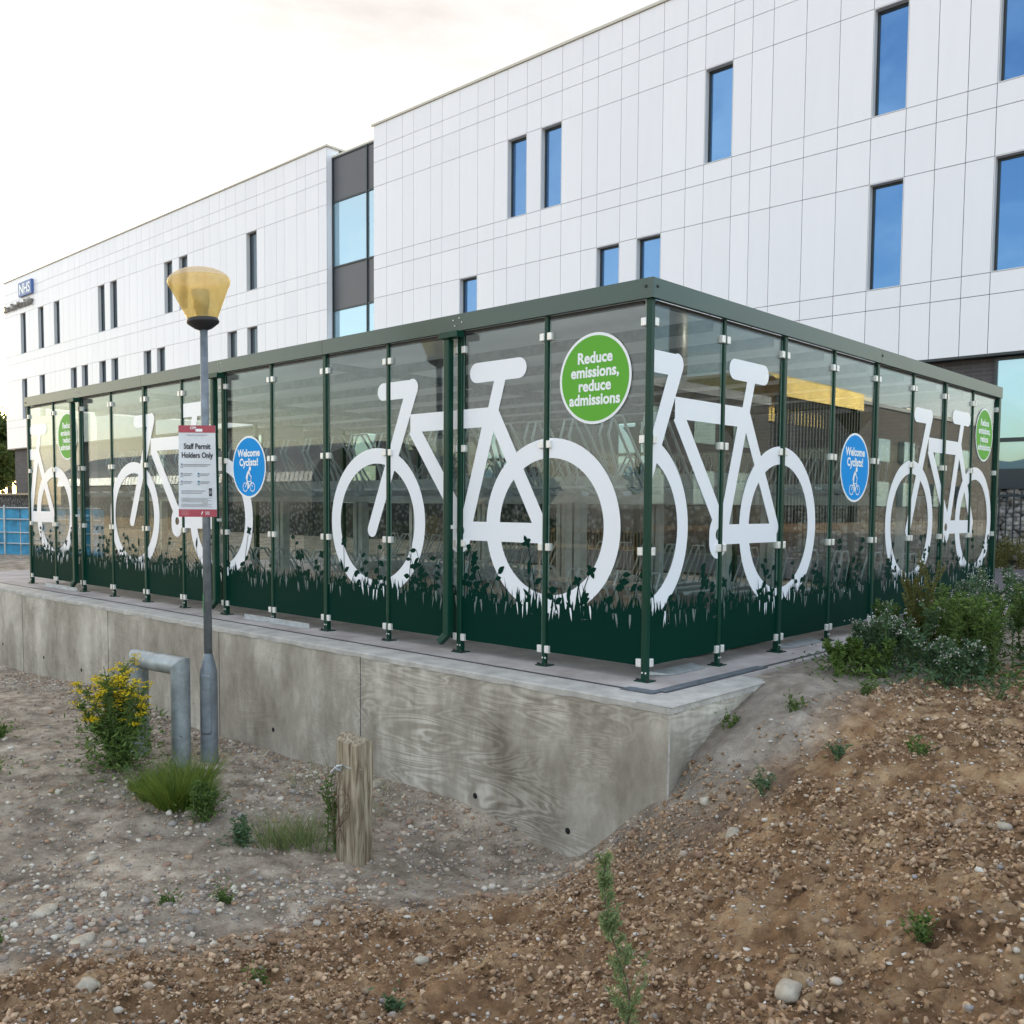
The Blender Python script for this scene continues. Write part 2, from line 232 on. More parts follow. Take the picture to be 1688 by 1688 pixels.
# ------------------------------------------------------------------ mesh builder
class MB:
    def __init__(s): s.v=[]; s.f=[]; s.m=[]; s.mats=[]
    def mi(s,m):
        if m not in s.mats: s.mats.append(m)
        return s.mats.index(m)
    def add(s,vs,fs,m):
        o=len(s.v); s.v.extend([tuple(p) for p in vs]); k=s.mi(m)
        for f in fs: s.f.append(tuple(o+i for i in f)); s.m.append(k)
    def box(s,x0,x1,y0,y1,z0,z1,m,mat4=None):
        vs=[(x,y,z) for x in (x0,x1) for y in (y0,y1) for z in (z0,z1)]
        if mat4 is not None: vs=[mat4@Vector(p) for p in vs]
        s.add(vs,[(0,1,3,2),(4,6,7,5),(0,4,5,1),(2,3,7,6),(0,2,6,4),(1,5,7,3)],m)
    def obox(s,a,b,w,h,m,up=(0,0,1)):
        a=Vector(a); b=Vector(b); d=(b-a); l=d.length; d.normalize(); u=Vector(up)
        if abs(d.dot(u))>.98: u=Vector((1,0,0))
        r=d.cross(u).normalized(); u=r.cross(d)
        M4=Matrix((( d.x,r.x,u.x,a.x),(d.y,r.y,u.y,a.y),(d.z,r.z,u.z,a.z),(0,0,0,1)))
        s.box(0,l,-w/2,w/2,-h/2,h/2,m,M4)
    def tube(s,pts,rad,m,n=8,cap=True):
        pts=[Vector(p) for p in pts]; k=len(pts); rads=rad if hasattr(rad,'__len__') else [rad]*k
        vs=[]; prev=None
        for i,p in enumerate(pts):
            d=(pts[min(i+1,k-1)]-pts[max(i-1,0)]).normalized()
            if prev is None:
                u=Vector((0,0,1)) if abs(d.z)<.9 else Vector((1,0,0)); a=d.cross(u).normalized()
            else: a=(prev-d*prev.dot(d)).normalized()
            prev=a; b=d.cross(a)
            for j in range(n):
                t=2*PI*j/n; vs.append(p+(a*math.cos(t)+b*math.sin(t))*rads[i])
        fs=[(i*n+j,i*n+(j+1)%n,(i+1)*n+(j+1)%n,(i+1)*n+j) for i in range(k-1) for j in range(n)]
        if cap: fs+= [tuple(range(n-1,-1,-1)),tuple(range((k-1)*n,k*n))]
        s.add(vs,fs,m)
    def lathe(s,prof,m,c=(0,0,0),n=32,tilt=None):
        vs=[]
        for r,z in prof:
            for j in range(n):
                t=2*PI*j/n; p=Vector((r*math.cos(t),r*math.sin(t),z))
                if tilt is not None: p=tilt@p
                vs.append(p+Vector(c))
        k=len(prof); fs=[(i*n+j,i*n+(j+1)%n,(i+1)*n+(j+1)%n,(i+1)*n+j) for i in range(k-1) for j in range(n)]
        s.add(vs,fs,m)
    def build(s,name,parent=None,smooth=False,label=None,bevel=0,kind=None):
        me=bpy.data.meshes.new(name); me.from_pydata([tuple(p) for p in s.v],[],s.f)
        for m in s.mats: me.materials.append(m)
        me.polygons.foreach_set('material_index',s.m)
        if smooth: me.polygons.foreach_set('use_smooth',[True]*len(s.f))
        me.update()
        o=bpy.data.objects.new(name,me); COL.objects.link(o)
        if parent is not None: o.parent=parent; 
        if label: o['label']=label
        if kind: o['kind']=kind
        if bevel:
            b=o.modifiers.new('bevel','BEVEL'); b.width=bevel; b.segments=2; b.limit_method='ANGLE'
        if smooth=='auto': pass
        return o
def tag(o,label=None,cat=None,group=None,kind=None):
    for k,v in (('label',label),('category',cat),('group',group),('kind',kind)):
        if v: o[k]=v
    return o
def thing(name,label,cat,loc=(0,0,0),rz=0,group=None):
    o=bpy.data.objects.new(name,None); COL.objects.link(o); o.location=loc; o.rotation_euler=(0,0,rz); o.empty_display_size=.2
    return tag(o,label,cat,group)
def npmesh(name,v,f,mat_,parent=None,smooth=False):
    v=np.asarray(v,np.float32); f=np.asarray(f,np.int32); me=bpy.data.meshes.new(name); k=f.shape[1]
    me.vertices.add(len(v)); me.vertices.foreach_set('co',v.ravel()); me.loops.add(f.size); me.loops.foreach_set('vertex_index',f.ravel())
    me.polygons.add(len(f)); me.polygons.foreach_set('loop_start',np.arange(0,f.size,k,dtype=np.int32)); 
    if smooth: me.polygons.foreach_set('use_smooth',np.ones(len(f),bool))
    me.update(calc_edges=True); me.validate()
    if mat_: me.materials.append(mat_)
    o=bpy.data.objects.new(name,me); COL.objects.link(o)
    if parent is not None: o.parent=parent
    return o
def copy_tree(o,parent=None):
    c=o.copy(); COL.objects.link(c)
    if parent is not None: c.parent=parent
    for ch in list(o.children): copy_tree(ch,c)
    return c
# text → 2D triangles
_tc={}
def text2d(s,size,bold=.0,align='CENTER'):
    key=(s,size,bold,align)
    if key in _tc: return _tc[key]
    cu=bpy.data.curves.new('t','FONT'); cu.body=s; cu.size=size; cu.align_x=align; cu.offset=bold; cu.resolution_u=3
    o=bpy.data.objects.new('t',cu); COL.objects.link(o); dg=bpy.context.evaluated_depsgraph_get(); dg.update()
    me=bpy.data.meshes.new_from_object(o.evaluated_get(dg)); me.calc_loop_triangles()
    v=[(p.co.x,p.co.y) for p in me.vertices]; f=[tuple(t.vertices) for t in me.loop_triangles]
    bpy.data.objects.remove(o); bpy.data.curves.remove(cu); bpy.data.meshes.remove(me)
    _tc[key]=(v,f); return v,f
# ------------------------------------------------------------------ noise & terrain
_g=RNG.random((256,256)).astype(np.float32)
def vnoise(x,y):
    xi=np.floor(x).astype(int); yi=np.floor(y).astype(int); fx=x-xi; fy=y-yi; fx=fx*fx*(3-2*fx); fy=fy*fy*(3-2*fy)
    a=_g[xi&255,yi&255]; b=_g[(xi+1)&255,yi&255]; c=_g[xi&255,(yi+1)&255]; d=_g[(xi+1)&255,(yi+1)&255]
    return (a*(1-fx)+b*fx)*(1-fy)+(c*(1-fx)+d*fx)*fy-.5
def fbm(x,y,o=4,g=.5):
    r=0; a=1
    for i in range(o): r=r+a*vnoise(x*2**i+17.3*i,y*2**i+5.1*i); a*=g
    return r
CP=np.array([(-14,-.6,-1.0),(-10.5,-.6,-1.08),(-9.1,-.6,-1.06),(-7.3,-.6,-.96),(-5.3,-.6,-1.05),(-4.9,-.6,-1.07),(-3.3,-.6,-1.04),(-2.1,-.6,-.97),(-1.05,-.6,-.97),(-.46,-.6,-1.06),(-.1,-.6,-1.10),
(.15,-.62,-.90),(.35,-.62,-.72),(.6,-.6,-.54),(.6,-.41,-.38),(.6,-.07,-.17),(.6,.31,-.07),(.6,.65,.0),(.6,1.5,.0),(.6,3,.0),(.6,6,0),(.8,.9,.0),(1.3,1,.0),
(.95,-.6,-.36),(.9,-.1,-.10),(.8,-1.0,-.70),(.45,-1.1,-.90),(1.3,-.5,-.2),(1.1,.2,-.02),(1.5,-1.2,-.42),(1.1,-1.7,-.68),(2.2,-1.0,-.17),(3,-1.0,-.06),(2.2,-2.2,-.42),(3,-2.2,-.24),(4,-2.5,-.15),(3.7,-5.3,-.45),(2.4,-3.2,-.5),(1.5,-2.9,-.65),
(.9,-3.6,-.66),(.2,-4.2,-.66),(-.3,-1.8,-.98),(-1,-2.6,-.93),(0,-2.7,-.90),(-1.5,-3.6,-.88),(-2,-1.5,-.97),(-3.5,-1.3,-.94),(-5,-1.2,-.96),(-4,-2.5,-.93),(-8,-2,-.98),(-7,-4,-.92),(-13,-3,-.98),(-5,-7,-.8),(0,-7,-.6),(5,-8,-.5),(-14,-9,-.9),
(2,2,.03),(3,1,.02),(4,4,.02),(6,0,.0),(7,-5,-.3),(1,8,0),(7,9,0)])
def tps_setup():
    n=len(CP); d=np.linalg.norm(CP[:,None,:2]-CP[None,:,:2],axis=2)+1e-9; K=d**2*np.log(d); K[np.diag_indices(n)]=.02
    P=np.c_[np.ones(n),CP[:,:2]]; A=np.block([[K,P],[P.T,np.zeros((3,3))]]); return np.linalg.solve(A,np.r_[CP[:,2],0,0,0])
TW=tps_setup()
def base_low(x,y):
    x=np.asarray(x,float); y=np.asarray(y,float); sh=x.shape; xf=np.clip(x.ravel(),-14,7); yf=np.clip(y.ravel(),-9,9); out=np.zeros(len(xf))
    for i in range(0,len(xf),20000):
        q=slice(i,i+20000); d=np.hypot(xf[q,None]-CP[None,:,0],yf[q,None]-CP[None,:,1])+1e-9
        out[q]=(d**2*np.log(d))@TW[:-3]+TW[-3]+TW[-2]*xf[q]+TW[-1]*yf[q]
    return np.clip(out.reshape(sh),-1.2,.08)
# polyline where brown soil begins (soil on the +x / -y side)
TOE=[(.9,.1),(.55,-.75),(.25,-1.2),(-.05,-1.9),(-.25,-2.6),(-.15,-3.3),(-.5,-3.9),(-1.6,-4.6),(-4,-6.5),(-9,-10)]
def soilmask(x,y):
    best=np.full(np.shape(x),1e9); sg=np.zeros(np.shape(x))
    for (ax,ay),(bx,by) in zip(TOE[:-1],TOE[1:]):
        dx,dy=bx-ax,by-ay; t=np.clip(((x-ax)*dx+(y-ay)*dy)/(dx*dx+dy*dy),0,1); d=np.hypot(x-ax-t*dx,y-ay-t*dy)
        c=(dx*(y-ay)-dy*(x-ax)); u=d<best; best=np.where(u,d,best); sg=np.where(u,np.sign(c),sg)
    s=best*sg+.35*fbm(x*2.2,y*2.2,4)
    return np.clip(s/.25+.5,0,1)
SX0,SX1,SY0,SY1=-13.9,.52,-.52,8.3
def zg(x,y,detail=True):
    x=np.asarray(x,float); y=np.asarray(y,float); z=base_low(x,y)
    far=((x<SX1)&(y>SY0))
    z=np.where(far,-.03,z)
    if detail:
        near=np.clip(1-np.maximum(0,np.hypot(x+1,y+2)-9)/8,0,1)
        sm=soilmask(x,y); slope=np.clip(1.0-np.abs(y+.6)*3,0,1)*(x<.7)
        n=.05*fbm(x*1.3,y*1.3,3)+.035*fbm(x*5,y*5,3)*(.6+.7*sm)+.040*fbm(x*17,y*17,4,.7)*(.25+1.0*sm)
        z=z+np.where(far,0,n*near*(1-.6*slope))
    return z
def zs(x,y): return float(zg(np.array([x]),np.array([y]))[0])
def axis(lo,a,b,hi,step,g=1.18):
    mid=list(np.arange(a,b,step)); l=[]; s=step; p=a
    while p>lo: s=min(s*g,40); p-=s; l.append(p)
    r=[]; s=step; p=mid[-1]
    while p<hi: s=min(s*g,40); p+=s; r.append(p)
    return np.array(l[::-1]+mid+r)
gx=axis(-900,-4.2,4.6,900,.022,1.06); gy=axis(-900,-5.4,1.4,900,.022,1.07)
X,Y=np.meshgrid(gx,gy,indexing='ij'); Z=zg(X,Y); nx,ny=X.shape
Z=np.where((X<-14.5)&(Y>-.52),-.03+.06*fbm(X*.7,Y*.7,3),Z)
idx=np.arange(nx*ny).reshape(nx,ny); F=np.stack([idx[:-1,:-1],idx[1:,:-1],idx[1:,1:],idx[:-1,1:]],-1).reshape(-1,4)
ground=npmesh('ground',np.stack([X,Y,Z],-1).reshape(-1,3),F,M['soil'],smooth=True); tag(ground,'bare stony earth around the shelter, grey brown to the left and reddish brown bank to the right',kind='structure')
sm=soilmask(X,Y); dust=np.clip(1.25-np.hypot((X-.85)/.55,(Y+.15)/1.05),0,1)+.7*np.clip(1.1-np.hypot((X-.9)/1.0,(Y-1.9)/1.6),0,1)+.25*(fbm(X*1.5,Y*1.5,3)>.12)*(1-sm)
dust=np.clip(dust*1.4+.4*fbm(X*4,Y*4,3),0,1)*(dust>.02)
sm=np.where((X<-14)|((Y>1)&(X<.5)),.0,sm)
ca=ground.data.color_attributes.new('soil','FLOAT_COLOR','POINT'); cc=np.ones((nx*ny,4),np.float32); cc[:,0]=sm.ravel(); cc[:,1]=dust.ravel(); cc[:,2]=0; ca.data.foreach_set('color',cc.ravel())
# stones ------------------------------------------------------------
def ico(sub):
    bm=bmesh.new(); bmesh.ops.create_icosphere(bm,subdivisions=sub,radius=1); bm.verts.ensure_lookup_table(); v=np.array([p.co[:] for p in bm.verts]); f=np.array([[q.index for q in p.verts] for p in bm.faces]); bm.free(); return v,f
I1=ico(1); I2=ico(2)
def scatter(name,P,rad,mat_,base,label,flat=(.45,.8),sink=.25,rough=.22,cat=None):
    V0,F0=base; n=len(P); k=len(V0); s=rad[:,None]*np.stack([RNG.uniform(.75,1.25,n),RNG.uniform(.6,1,n),RNG.uniform(*flat,n)],-1)
    v=V0[None]*(1+rough*(RNG.random((n,k,1))-.5)*2)*s[:,None,:]
    a=RNG.uniform(0,2*PI,n); t=RNG.normal(0,.3,n); ca_,sa=np.cos(a)[:,None],np.sin(a)[:,None]; ct,st=np.cos(t)[:,None],np.sin(t)[:,None]
    x,y,z=v[...,0],v[...,1],v[...,2]; y,z=y*ct-z*st,y*st+z*ct; x,y=x*ca_-y*sa,x*sa+y*ca_
    z0=zg(P[:,0],P[:,1])+rad*flat[0]*(1-sink*2)
    v=np.stack([x+P[:,0,None],y+P[:,1,None],z+z0[:,None]],-1).reshape(-1,3); f=(F0[None]+(np.arange(n)*k)[:,None,None]).reshape(-1,3)
    o=npmesh(name,v,f,mat_,smooth=(base is I2)); tag(o,label,kind='stuff'); return o
CAM=np.array([3.6809,-5.2714,1.1867]); YAW=.7518
def inview(P,m=1.08):
    d=P-CAM[:2]; fw=np.array([-math.sin(YAW),math.cos(YAW)]); r=np.array([math.cos(YAW),math.sin(YAW)]); D=d@fw; X_=d@r
    return (D>1.5)&(np.abs(X_)<D*.545*m+.25)
def samp(n,x0,x1,y0,y1,dens):
    P=np.stack([RNG.uniform(x0,x1,n),RNG.uniform(y0,y1,n)],-1); d=dens(P[:,0],P[:,1]); k=(RNG.random(n)<d)&inview(P)&~((P[:,0]<.62)&(P[:,1]>-.615)); return P[k]
def dist(P): return np.hypot(P[:,0]-CAM[0],P[:,1]-CAM[1])
def dgravel(x,y):
    band=np.exp(-((np.hypot((x+.7)*.8,y+2.75)-0)/1.15)**2)*np.clip(.55+2.2*fbm(x*2.1,y*2.1,3),.1,1.3); wallb=np.exp(-((y+.85)/.35)**2)*.6
    return np.clip((.10+.9*band+wallb+.5*np.clip(fbm(x*1.4,y*1.4,3),0,1)*1.5)*(1-.75*soilmask(x,y))*np.clip(1.6-np.hypot(x,y)/9,0.1,1),0,1)
P=samp(85000,-11,2.5,-5.5,-.6,dgravel); scatter('gravel',P,RNG.gamma(2.2,.0030,len(P))+.003,M['pebble'],I1,'loose gravel spread over the grey brown ground in front of the retaining wall')
P=samp(3600,-8,1.5,-5,-.7,dgravel); scatter('pebbles',P,np.minimum(RNG.gamma(3.5,.0042,len(P))+.005,.028),M['pebble'],I2,'larger rounded pebbles among the gravel near the wall')
P=samp(330000,-2,5.2,-5.2,2.2,lambda x,y:soilmask(x,y)*np.clip(.25+1.6*fbm(x*1.6,y*1.6,3)+.45*(y<-.7),.06,1)); scatter('soil_clods',P,np.minimum(RNG.gamma(1.5,.0030,len(P))+.0022,.017),M['clod'],I1,'crumbly brown soil clods covering the bank',flat=(.55,1.0),rough=.85,sink=.3)
P=samp(26000,-2,5.2,-5.2,3.2,lambda x,y:soilmask(x,y)*.8+.05); scatter('flint_chips',P,RNG.gamma(1.7,.0024,len(P))+.0022,M['flint'],I1,'pale flint chips scattered over the brown soil bank',flat=(.3,.7),rough=.3)
def rock(x,y,r,matn,label,cat='stone',group=None,ang=.55,sq=(1,.8,.55)):
    v,f=I2; rr=np.random.default_rng(int(abs(x*1000+y*77))+3); d=v*(1+ang*(rr.random((len(v),1))-.5)); d=np.sign(d)*np.abs(d)**.8*r*np.array(sq); a=rr.uniform(0,6.28); c,s=math.cos(a),math.sin(a)
    d=np.stack([d[:,0]*c-d[:,1]*s,d[:,0]*s+d[:,1]*c,d[:,2]],-1); o=npmesh('stone',d,f,M['buff'],smooth=False); o.location=(x,y,zs(x,y)+r*sq[2]*.2); tag(o,label,cat,group)
# ------------------------------------------------------------------ slab, wall
b=MB(); b.box(-13.9,.36,-.34,8.2,-.3,0,M['slab']); tag(b.build('slab_pavement'),'rough concrete slab under the cycle shelter',kind='structure')
w=thing('retaining_wall','long grey concrete retaining wall with plywood grain below the cycle shelter','wall')
b=MB()
b.box(-13.9,.37,-.6,-.36,-1.6,-.03,M['conc']); b.box(.37,.6,-.6,.647,-1.6,-.03,M['conc']); b.build('wall_face',w)
b=MB()
def wob(pts,m,y0,y1,ax):
    n=120; rr=random.Random(4)
    # kerb top with a slightly ragged outer edge
    vs=[];fs=[]
    for i in range(n+1):
        t=pts[0]+(pts[1]-pts[0])*i/n; e=rr.uniform(-.004,.005)
        row=[(y0-e,-.035-rr.uniform(0,.012)),(y0-e*.5,-.004),(y0+.012,.003),(y1,.003),(y1,-.035)]
        for yy,zz in row: vs.append((t,yy,zz) if ax==0 else (yy,t,zz))
    for i in range(n):
        for j in range(4): fs.append((i*5+j,i*5+5+j,i*5+6+j,i*5+1+j))
    b.add(vs,fs,m)
wob((-13.9,.362),M['conctop'],-.606,-.345,0); wob((-.606,.653),M['conctop'],.606,.362,1)
b.add([(.362,-.6065,-.04),(.607,-.6065,-.04),(.607,-.6065,.0),(.362,-.6065,.0),(.607,-.59,.003),(.362,-.59,.003)],[(0,1,2,3),(3,2,4,5)],M['conctop']); b.add([(.362,.653,-.3),(.607,.653,-.3),(.607,.653,.002),(.362,.653,.002)],[(0,1,2,3)],M['conctop'])
b.build('wall_top',w)
b=MB(); rr=random.Random(9)
for k in range(28):
    z=-.04-k*.02; q=rr.uniform(.004,.011); b.box(.6-q,.6015,-.6015,-.6+q*rr.uniform(.5,1.2),z-.02,z,M['conctop'])
b.build('corner_arris',w,label='pale chipped vertical edge')
for x,z in ((-1.03,-.885),(-.17,-.93),(-3.62,-.845),(-5.17,-.855),(-7.75,-.82),(-8.9,-.8),(-10.35,-.78)):
    b=MB(); b.lathe([(.0001,.002),(.019,.002),(.022,.0005)],M['dark'],n=14,tilt=Matrix.Rotation(R(90),3,'X'),c=(x,-.601,z)); b.build('tie_hole',w)
for x,z in ((-2.35,-.5),(-4.55,-.5),(-7.0,-.5),(-9.6,-.5)):
    b=MB(); b.box(x-.003,x+.003,-.6025,-.599,-1.1,-.035,M['joint']); b.build('form_joint',w)
d=thing('drain_channel','narrow dark slotted drain channel set in the slab along the shelter','drain')
b=MB(); b.box(-13.5,.05,-.31,-.285,.0,.004,M['grate']); b.box(.275,.30,-.1,7.9,.0,.004,M['grate']); b.build('slot',d)
b=MB(); b.box(.05,.30,-.36,-.24,0,.005,M['grate'])
for i in range(12): b.box(.06+i*.02,.07+i*.02,-.35,-.25,.005,.009,M['galvd'])
b.build('grate',d)
b=MB(); b.box(.24,.335,-.24,1.1,0,.006,M['grate'])
for i in range(40): b.box(.25,.325,-.23+i*.033,-.215+i*.033,.006,.0095,M['galvd'])
b.build('grate',d)
# ------------------------------------------------------------------ cycle shelter
BL,BR=.9065,.9355; LX=-12*BL; LY=8*BR; HT=2.7; HB=2.567; GZ0,GZ1=.105,2.54
sh=thing('cycle_shelter','dark green framed glass cycle shelter with white bicycle graphics on its panes','cycle shelter')
def bikepolys(xr):
    P=[]
    def seg(a,b,w,cap=(0,0),w2=None):
        ax,az=a; bx,bz=b; dx,dz=bx-ax,bz-az; l=math.hypot(dx,dz); dx/=l; dz/=l; nx_,nz_=-dz,dx; w2=w2 or w; pts=[]
        def arc(cx,cz,a0,w_): return [(cx+w_/2*math.cos(a0+PI*k/10),cz+w_/2*math.sin(a0+PI*k/10)) for k in range(11)]
        an=math.atan2(dz,dx)
        pts+= arc(ax,az,an+PI/2,w) if cap[0] else [(ax+nx_*w/2,az+nz_*w/2),(ax-nx_*w/2,az-nz_*w/2)]
        pts+= arc(bx,bz,an-PI/2,w2) if cap[1] else [(bx-nx_*w2/2,bz-nz_*w2/2),(bx+nx_*w2/2,bz+nz_*w2/2)]
        P.append([(xr+p[0],p[1]) for p in pts])
    def ring(cx,cz,r0,r1,n=64):
        for i in range(n):
            a,b_=2*PI*i/n,2*PI*(i+1)/n; P.append([(xr+cx+r0*math.cos(a),cz+r0*math.sin(a)),(xr+cx+r1*math.cos(a),cz+r1*math.sin(a)),(xr+cx+r1*math.cos(b_),cz+r1*math.sin(b_)),(xr+cx+r0*math.cos(b_),cz+r0*math.sin(b_))])
    ring(0,1.035,.505,.65); ring(-2.02,1.035,.515,.65)
    seg((-.765,2.225),(-.315,2.225),.155,(1,1))            # saddle
    seg((-.50,2.2),(-.60,1.88),.115)                        # seat post
    seg((-.60,1.92),(-.89,1.0),.135)                        # seat tube
    seg((-.60,1.875),(-1.56,1.875),.15)                     # top tube
    seg((-1.92,2.165),(-1.54,2.165),.15,(1,1)) # bar
    seg((-1.535,2.175),(-2.075,.965),.145,(1,1),.125)       # head tube and fork
    seg((-1.52,1.83),(-.93,1.06),.135)                      # down tube
    seg((-.585,1.90),(-.082,1.03),.125,(0,1))               # seat stay
    seg((-.93,.985),(-.045,.985),.15)                 # chain stay
    seg((-.945,1.0),(-.955,.93),.27,(1,1),.25)              # crank
    return P
def cdt(polys,hole=None):
    vs=[];fs=[];es=[]
    for p in polys:
        area=sum(p[i][0]*p[(i+1)%len(p)][1]-p[(i+1)%len(p)][0]*p[i][1] for i in range(len(p)))
        if area<0: p=p[::-1]
        o=len(vs); vs+=[Vector(q) for q in p]; fs.append(list(range(o,o+len(p))))
    if hole:
        o=len(vs); n=20; vs+=[Vector((hole[0]+hole[2]*math.cos(2*PI*i/n),hole[1]+hole[2]*math.sin(2*PI*i/n))) for i in range(n)]; es=[(o+i,o+(i+1)%n) for i in range(n)]
    ov,oe,of,_,_,ofo=geometry.delaunay_2d_cdt(vs,es,fs,1,1e-5)
    T=[]
    for f,orig in zip(of,ofo):
        if not orig: continue
        t=[(ov[i].x,ov[i].y) for i in f]; cx=sum(q[0] for q in t)/3; cz=sum(q[1] for q in t)/3
        if hole and math.hypot(cx-hole[0],cz-hole[1])<hole[2]*.99: continue
        T.append(t)
    return T
def clip(poly,lo,hi):
    for s_,c in ((1,lo),(-1,-hi)):
        out=[]
        for i in range(len(poly)):
            a,b_=poly[i],poly[(i+1)%len(poly)]; da,db=s_*a[0]-c,s_*b_[0]-c
            if da>=0: out.append(a)
            if da*db<0: t=da/(da-db); out.append((a[0]+t*(b_[0]-a[0]),a[1]+t*(b_[1]-a[1])))
        poly=out
        if len(poly)<3: return None
    return poly
def grasspolys(x0,x1,rr):
    P=[]; n=26; top=[(x0+(x1-x0)*i/n,.41+rr.uniform(-.02,.03)+.03*math.sin(i*.7+x0*3)) for i in range(n+1)]
    for i in range(n): P.append([(top[i][0],GZ0),(top[i+1][0],GZ0),top[i+1],top[i]])
    for i in range(70):
        x=rr.uniform(x0,x1); h=rr.uniform(.04,.15)*(1.5 if rr.random()<.15 else 1); w=rr.uniform(.010,.024); l=rr.uniform(-.05,.05); z=.38
        P.append([(x-w,z),(x+w,z),(x+w*.6+l*.45,z+.03+h*.55),(x+l,z+.05+h),(x-w*.5+l*.35,z+.03+h*.5)])
    for i in range(9):
        x=rr.uniform(x0,x1); h=rr.uniform(.15,.50)*rr.choice((.6,.9,1.15)); l=rr.uniform(-.14,.14); k=7; pts=[(x+l*(t/k)**1.6,.36+h*t/k) for t in range(k+1)]
        for t in range(k):
            w=.0055*(1-.5*t/k); P.append([(pts[t][0]-w,pts[t][1]),(pts[t][0]+w,pts[t][1]),(pts[t+1][0]+w,pts[t+1][1]),(pts[t+1][0]-w,pts[t+1][1])])
        def leaf(cx,cz,a,L_,W_):
            c,s=math.cos(a),math.sin(a); L_*=1.1; W_*=1.15; q=[(0,0),(L_*.25,W_*.8),(L_*.55,W_),(L_*.8,W_*.55),(L_,0),(L_*.8,-W_*.45),(L_*.5,-W_*.85),(L_*.22,-W_*.75)]
            P.append([(cx+u*c-v_*s,cz+u*s+v_*c) for u,v_ in q])
        typ=rr.random()
        if typ<.6:
            for t in range(2,k+1):
                if rr.random()<.75: leaf(pts[t][0],pts[t][1],rr.choice((0,PI))+rr.uniform(-.5,.9)*(1),rr.uniform(.05,.085),rr.uniform(.014,.026))
        elif typ<.8:
            for a in range(4): leaf(pts[-1][0],pts[-1][1]-.01,a*1.5708+.5,rr.uniform(.035,.055),.017)
            leaf(pts[3][0],pts[3][1],.6,.08,.02)
        else: leaf(pts[-1][0],pts[-1][1]-.02,PI/2+l*3,.12,.018); leaf(pts[3][0],pts[3][1],2.4,.09,.014)
    return P
bikeL=[t for xr in (-.87,-5.545,-9.98) for t in cdt(bikepolys(xr),(xr-.945,.985,.045))]
bikeR=[t for yr in (1.86,6.72) for t in cdt(bikepolys(yr),(yr-.945,.985,.045))]
def mapL(off): return lambda u,z: (u,-off,z)
def mapR(off): return lambda u,z: (off,u,z)
def disc(b,mp,cx,cz,r,m,off,n=48): 
    f=mp(off); b.add([f(cx+r*math.cos(2*PI*i/n),cz+r*math.sin(2*PI*i/n)) for i in range(n)],[tuple(range(n))],m)
def txt(b,mp,s,cx,cz,size,m,off,bold=.0,sx=1):
    v,f=text2d(s,size,bold); g=mp(off); b.add([g(cx+q[0]*sx,cz+q[1]) for q in v],f,m)
def sticker(parent,mp,cx,cz,blue):
    b=MB(); disc(b,mp,cx,cz,.318,M['stickW'],.0095); disc(b,mp,cx,cz,.298,M['stickB' if blue else 'stickG'],.0105); W=M['stickW']; o=.0115
    if not blue:
        for i,s in enumerate(('Reduce','emissions,','reduce','admissions')): txt(b,mp,s,cx,cz+.11-i*.097,.108,W,o,.0035,.96)
    else:
        txt(b,mp,'Welcome',cx,cz+.11,.105,W,o,.0034); txt(b,mp,'Cyclists!',cx,cz+.015,.105,W,o,.0034)
        g=mp(o); cz2=cz-.155
        def stroke(pts,w,k=0):
            gg=mp(o+.0004*k)
            for (ax,az),(bx,bz) in zip(pts[:-1],pts[1:]):
                dx,dz=bx-ax,bz-az; l=math.hypot(dx,dz); nx_,nz_=-dz/l*w/2,dx/l*w/2
                b.add([gg(cx+ax+nx_,cz2+az+nz_),gg(cx+ax-nx_,cz2+az-nz_),gg(cx+bx-nx_,cz2+bz-nz_),gg(cx+bx+nx_,cz2+bz+nz_)],[(0,1,2,3)],W)
        for wx in (-.068,.068):
            n=24; b.add([g(cx+wx+r*math.cos(2*PI*i/n),cz2-.05+r*math.sin(2*PI*i/n)) for i in range(n) for r in (.040,.048)],[(2*i,2*i+1,(2*i+3)%(2*n),(2*i+2)%(2*n)) for i in range(n)],W)
        stroke([(-.068,-.05),(-.03,.005),(.045,.01),(.068,-.05)],.009,1); stroke([(-.03,.005),(0,-.055),(.05,.0)],.009,2); stroke([(.045,.01),(.035,.04),(.055,.045)],.008,3)
        stroke([(-.035,.05),(-.028,.0),(.0,-.02),(-.008,-.065)],.022,4); stroke([(-.04,.035),(-.02,.085),(.012,.115)],.034,5); stroke([(.01,.11),(.03,.07),(.055,.055)],.013,6)
        b.add([mp(o+.003)(cx+.027+.02*math.cos(2*PI*i/16),cz2+.138+.024*math.sin(2*PI*i/16)) for i in range(16)],[tuple(range(16))],W)
    b.build('round_sticker',parent,label=('round blue sticker reading Welcome Cyclists with a rider symbol' if blue else 'round green sticker reading Reduce emissions, reduce admissions'))
WHL=[c+d for c in (-.87,-5.545,-9.98) for d in (0,-2.02)]; WHR=[c+d for c in (1.86,6.72) for d in (0,-2.02)]
rr=random.Random(11)
